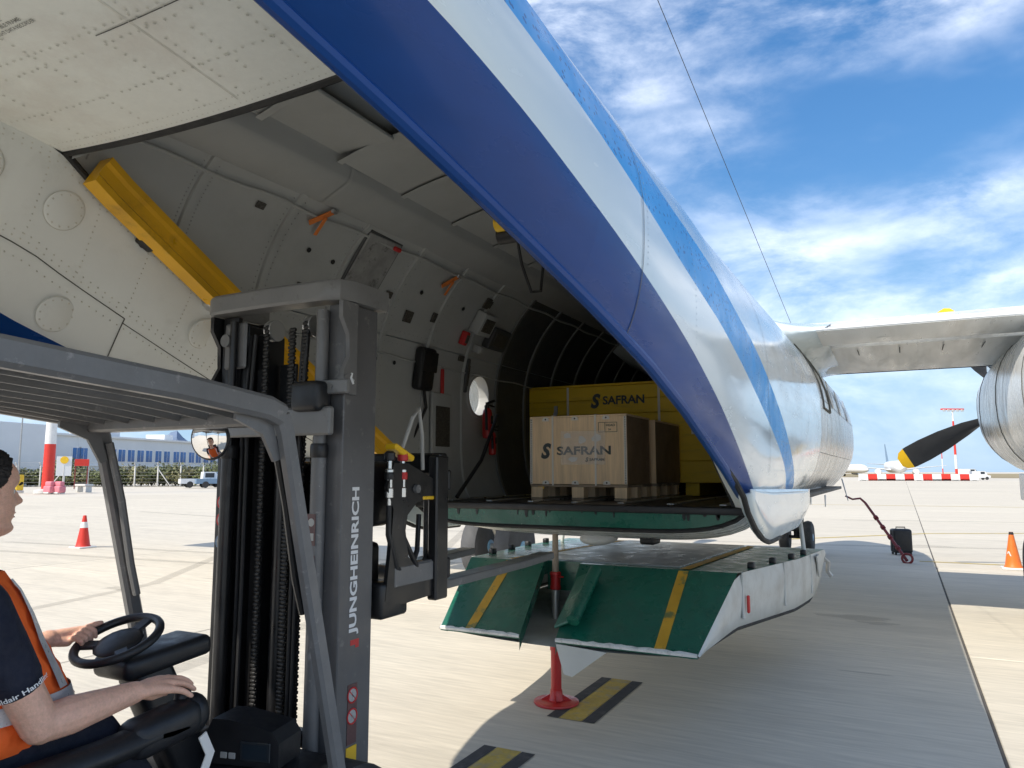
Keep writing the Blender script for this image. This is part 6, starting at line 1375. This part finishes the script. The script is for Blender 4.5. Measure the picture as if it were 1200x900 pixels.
for k in range(nb_):
    t = (k + rnd.uniform(-.3, .3)) / nb_; p = fa + fdir * fL * t + bd2 * rnd.uniform(2.0, 6.0); src = bushes[k % 3]; o = src if k < 3 else copy_tree(src); sc_ = rnd.uniform(1.3, 2.3)
    o.location = p; o.scale = (sc_ * 1.25, sc_ * 1.25, sc_ * rnd.uniform(.85, 1.25)); o.rotation_euler = (0, 0, rnd.uniform(0, 6))
# small things at the foot of the mast and the fence
mb0 = g(55, 578); u2 = fdir
for k in range(2):
    p = g(58 + 11 * k, 578.5) - V(0, 0, 0); o = thing('water_barrier', p, 'pink faded water filled barrier in front of the floodlight mast foot', 'barrier', 'pink barriers at the mast foot'); MB().box(p + V(0, 0, .35), (.95, .6, .55), b=.12).box(p + V(0, 0, .78), (.8, .4, .40), b=.1).build('shell', 'pink', o); MB().box(p + V(0, 0, .07), (.6, .64, .12), b=.03).build('lift_slot', 'white_paint', o)
p = g(98, 577); o = thing('concrete_bench', p, 'low grey bench at the apron edge beside the fence', 'bench'); MB().box(p + V(0, 0, .62), (1.7, .6, .18), b=.03).build('seat', 'post', o)
for s in (-1, 1): MB().box(p + V(s * .6, 0, .27), (.25, .5, .52), b=.03).build('leg', 'post', o)
p = g(20, 577.5); o = thing('yellow_equipment_box', p, 'yellow equipment box standing at the apron edge near the mast', 'box'); MB().box(p + V(0, 0, .85), (.75, .6, 1.3), b=.08).build('housing', 'sign_yellow', o); MB().box(p + V(0, 0, .1), (.8, .65, .2), b=.04).build('plinth', 'post', o)
p = g(73, 574); o = thing('notice_board', p, 'pale notice board with a round yellow symbol by the mast', 'sign'); MB().cyl(p, p + V(0, 0, 2.4), .05).build('post', 'post', o); pb = MB().box(p + V(0, 0, 2.3), (1.3, .06, 1.9), Matrix.Rotation(R(55), 3, 'Z'), .01).build('board', 'facade_light', o); MB().lathe([(.001, .01), (.35, .01), (.36, 0)], p + V(.06, -.03, 2.9), (.8, -.6, 0), 20).build('symbol', 'tip_yellow', pb)
p = g(94, 573); o = thing('red_sign', p, 'small red sign on two posts in front of the bushes', 'sign'); rr_ = Matrix.Rotation(R(55), 3, 'Z'); MB().box(p + V(0, 0, 2.7), (1.3, .06, .7), rr_, .01).build('panel', 'cone_red', o)
for s in (-1, 1): MB().cyl(p + rr_ @ V(s * .55, .05, 0), p + rr_ @ V(s * .55, .05, 2.5), .05).build('post', 'dark_red', o)
vehicle(far(238, 84) , R(60), 'pale pickup truck parked behind the fence', 'vehicle_white', 4.8, 1.75, True, 'pickup'); vehicle(far(256, 84), R(60), 'blue pickup truck parked behind the fence', 'vehicle_blue', 4.8, 1.75, True, 'pickup')
lpz = g(20, 575); o = thing('lamp_post', lpz, 'thin grey lamp post rising behind the driver', 'lamp post'); MB().cyl(lpz, lpz + V(0, 0, 9), .09, .05).build('pole', 'wire', o); MB().box(lpz + V(.3, 0, 9), (.8, .25, .12), b=.03).build('lantern', 'wire', o)
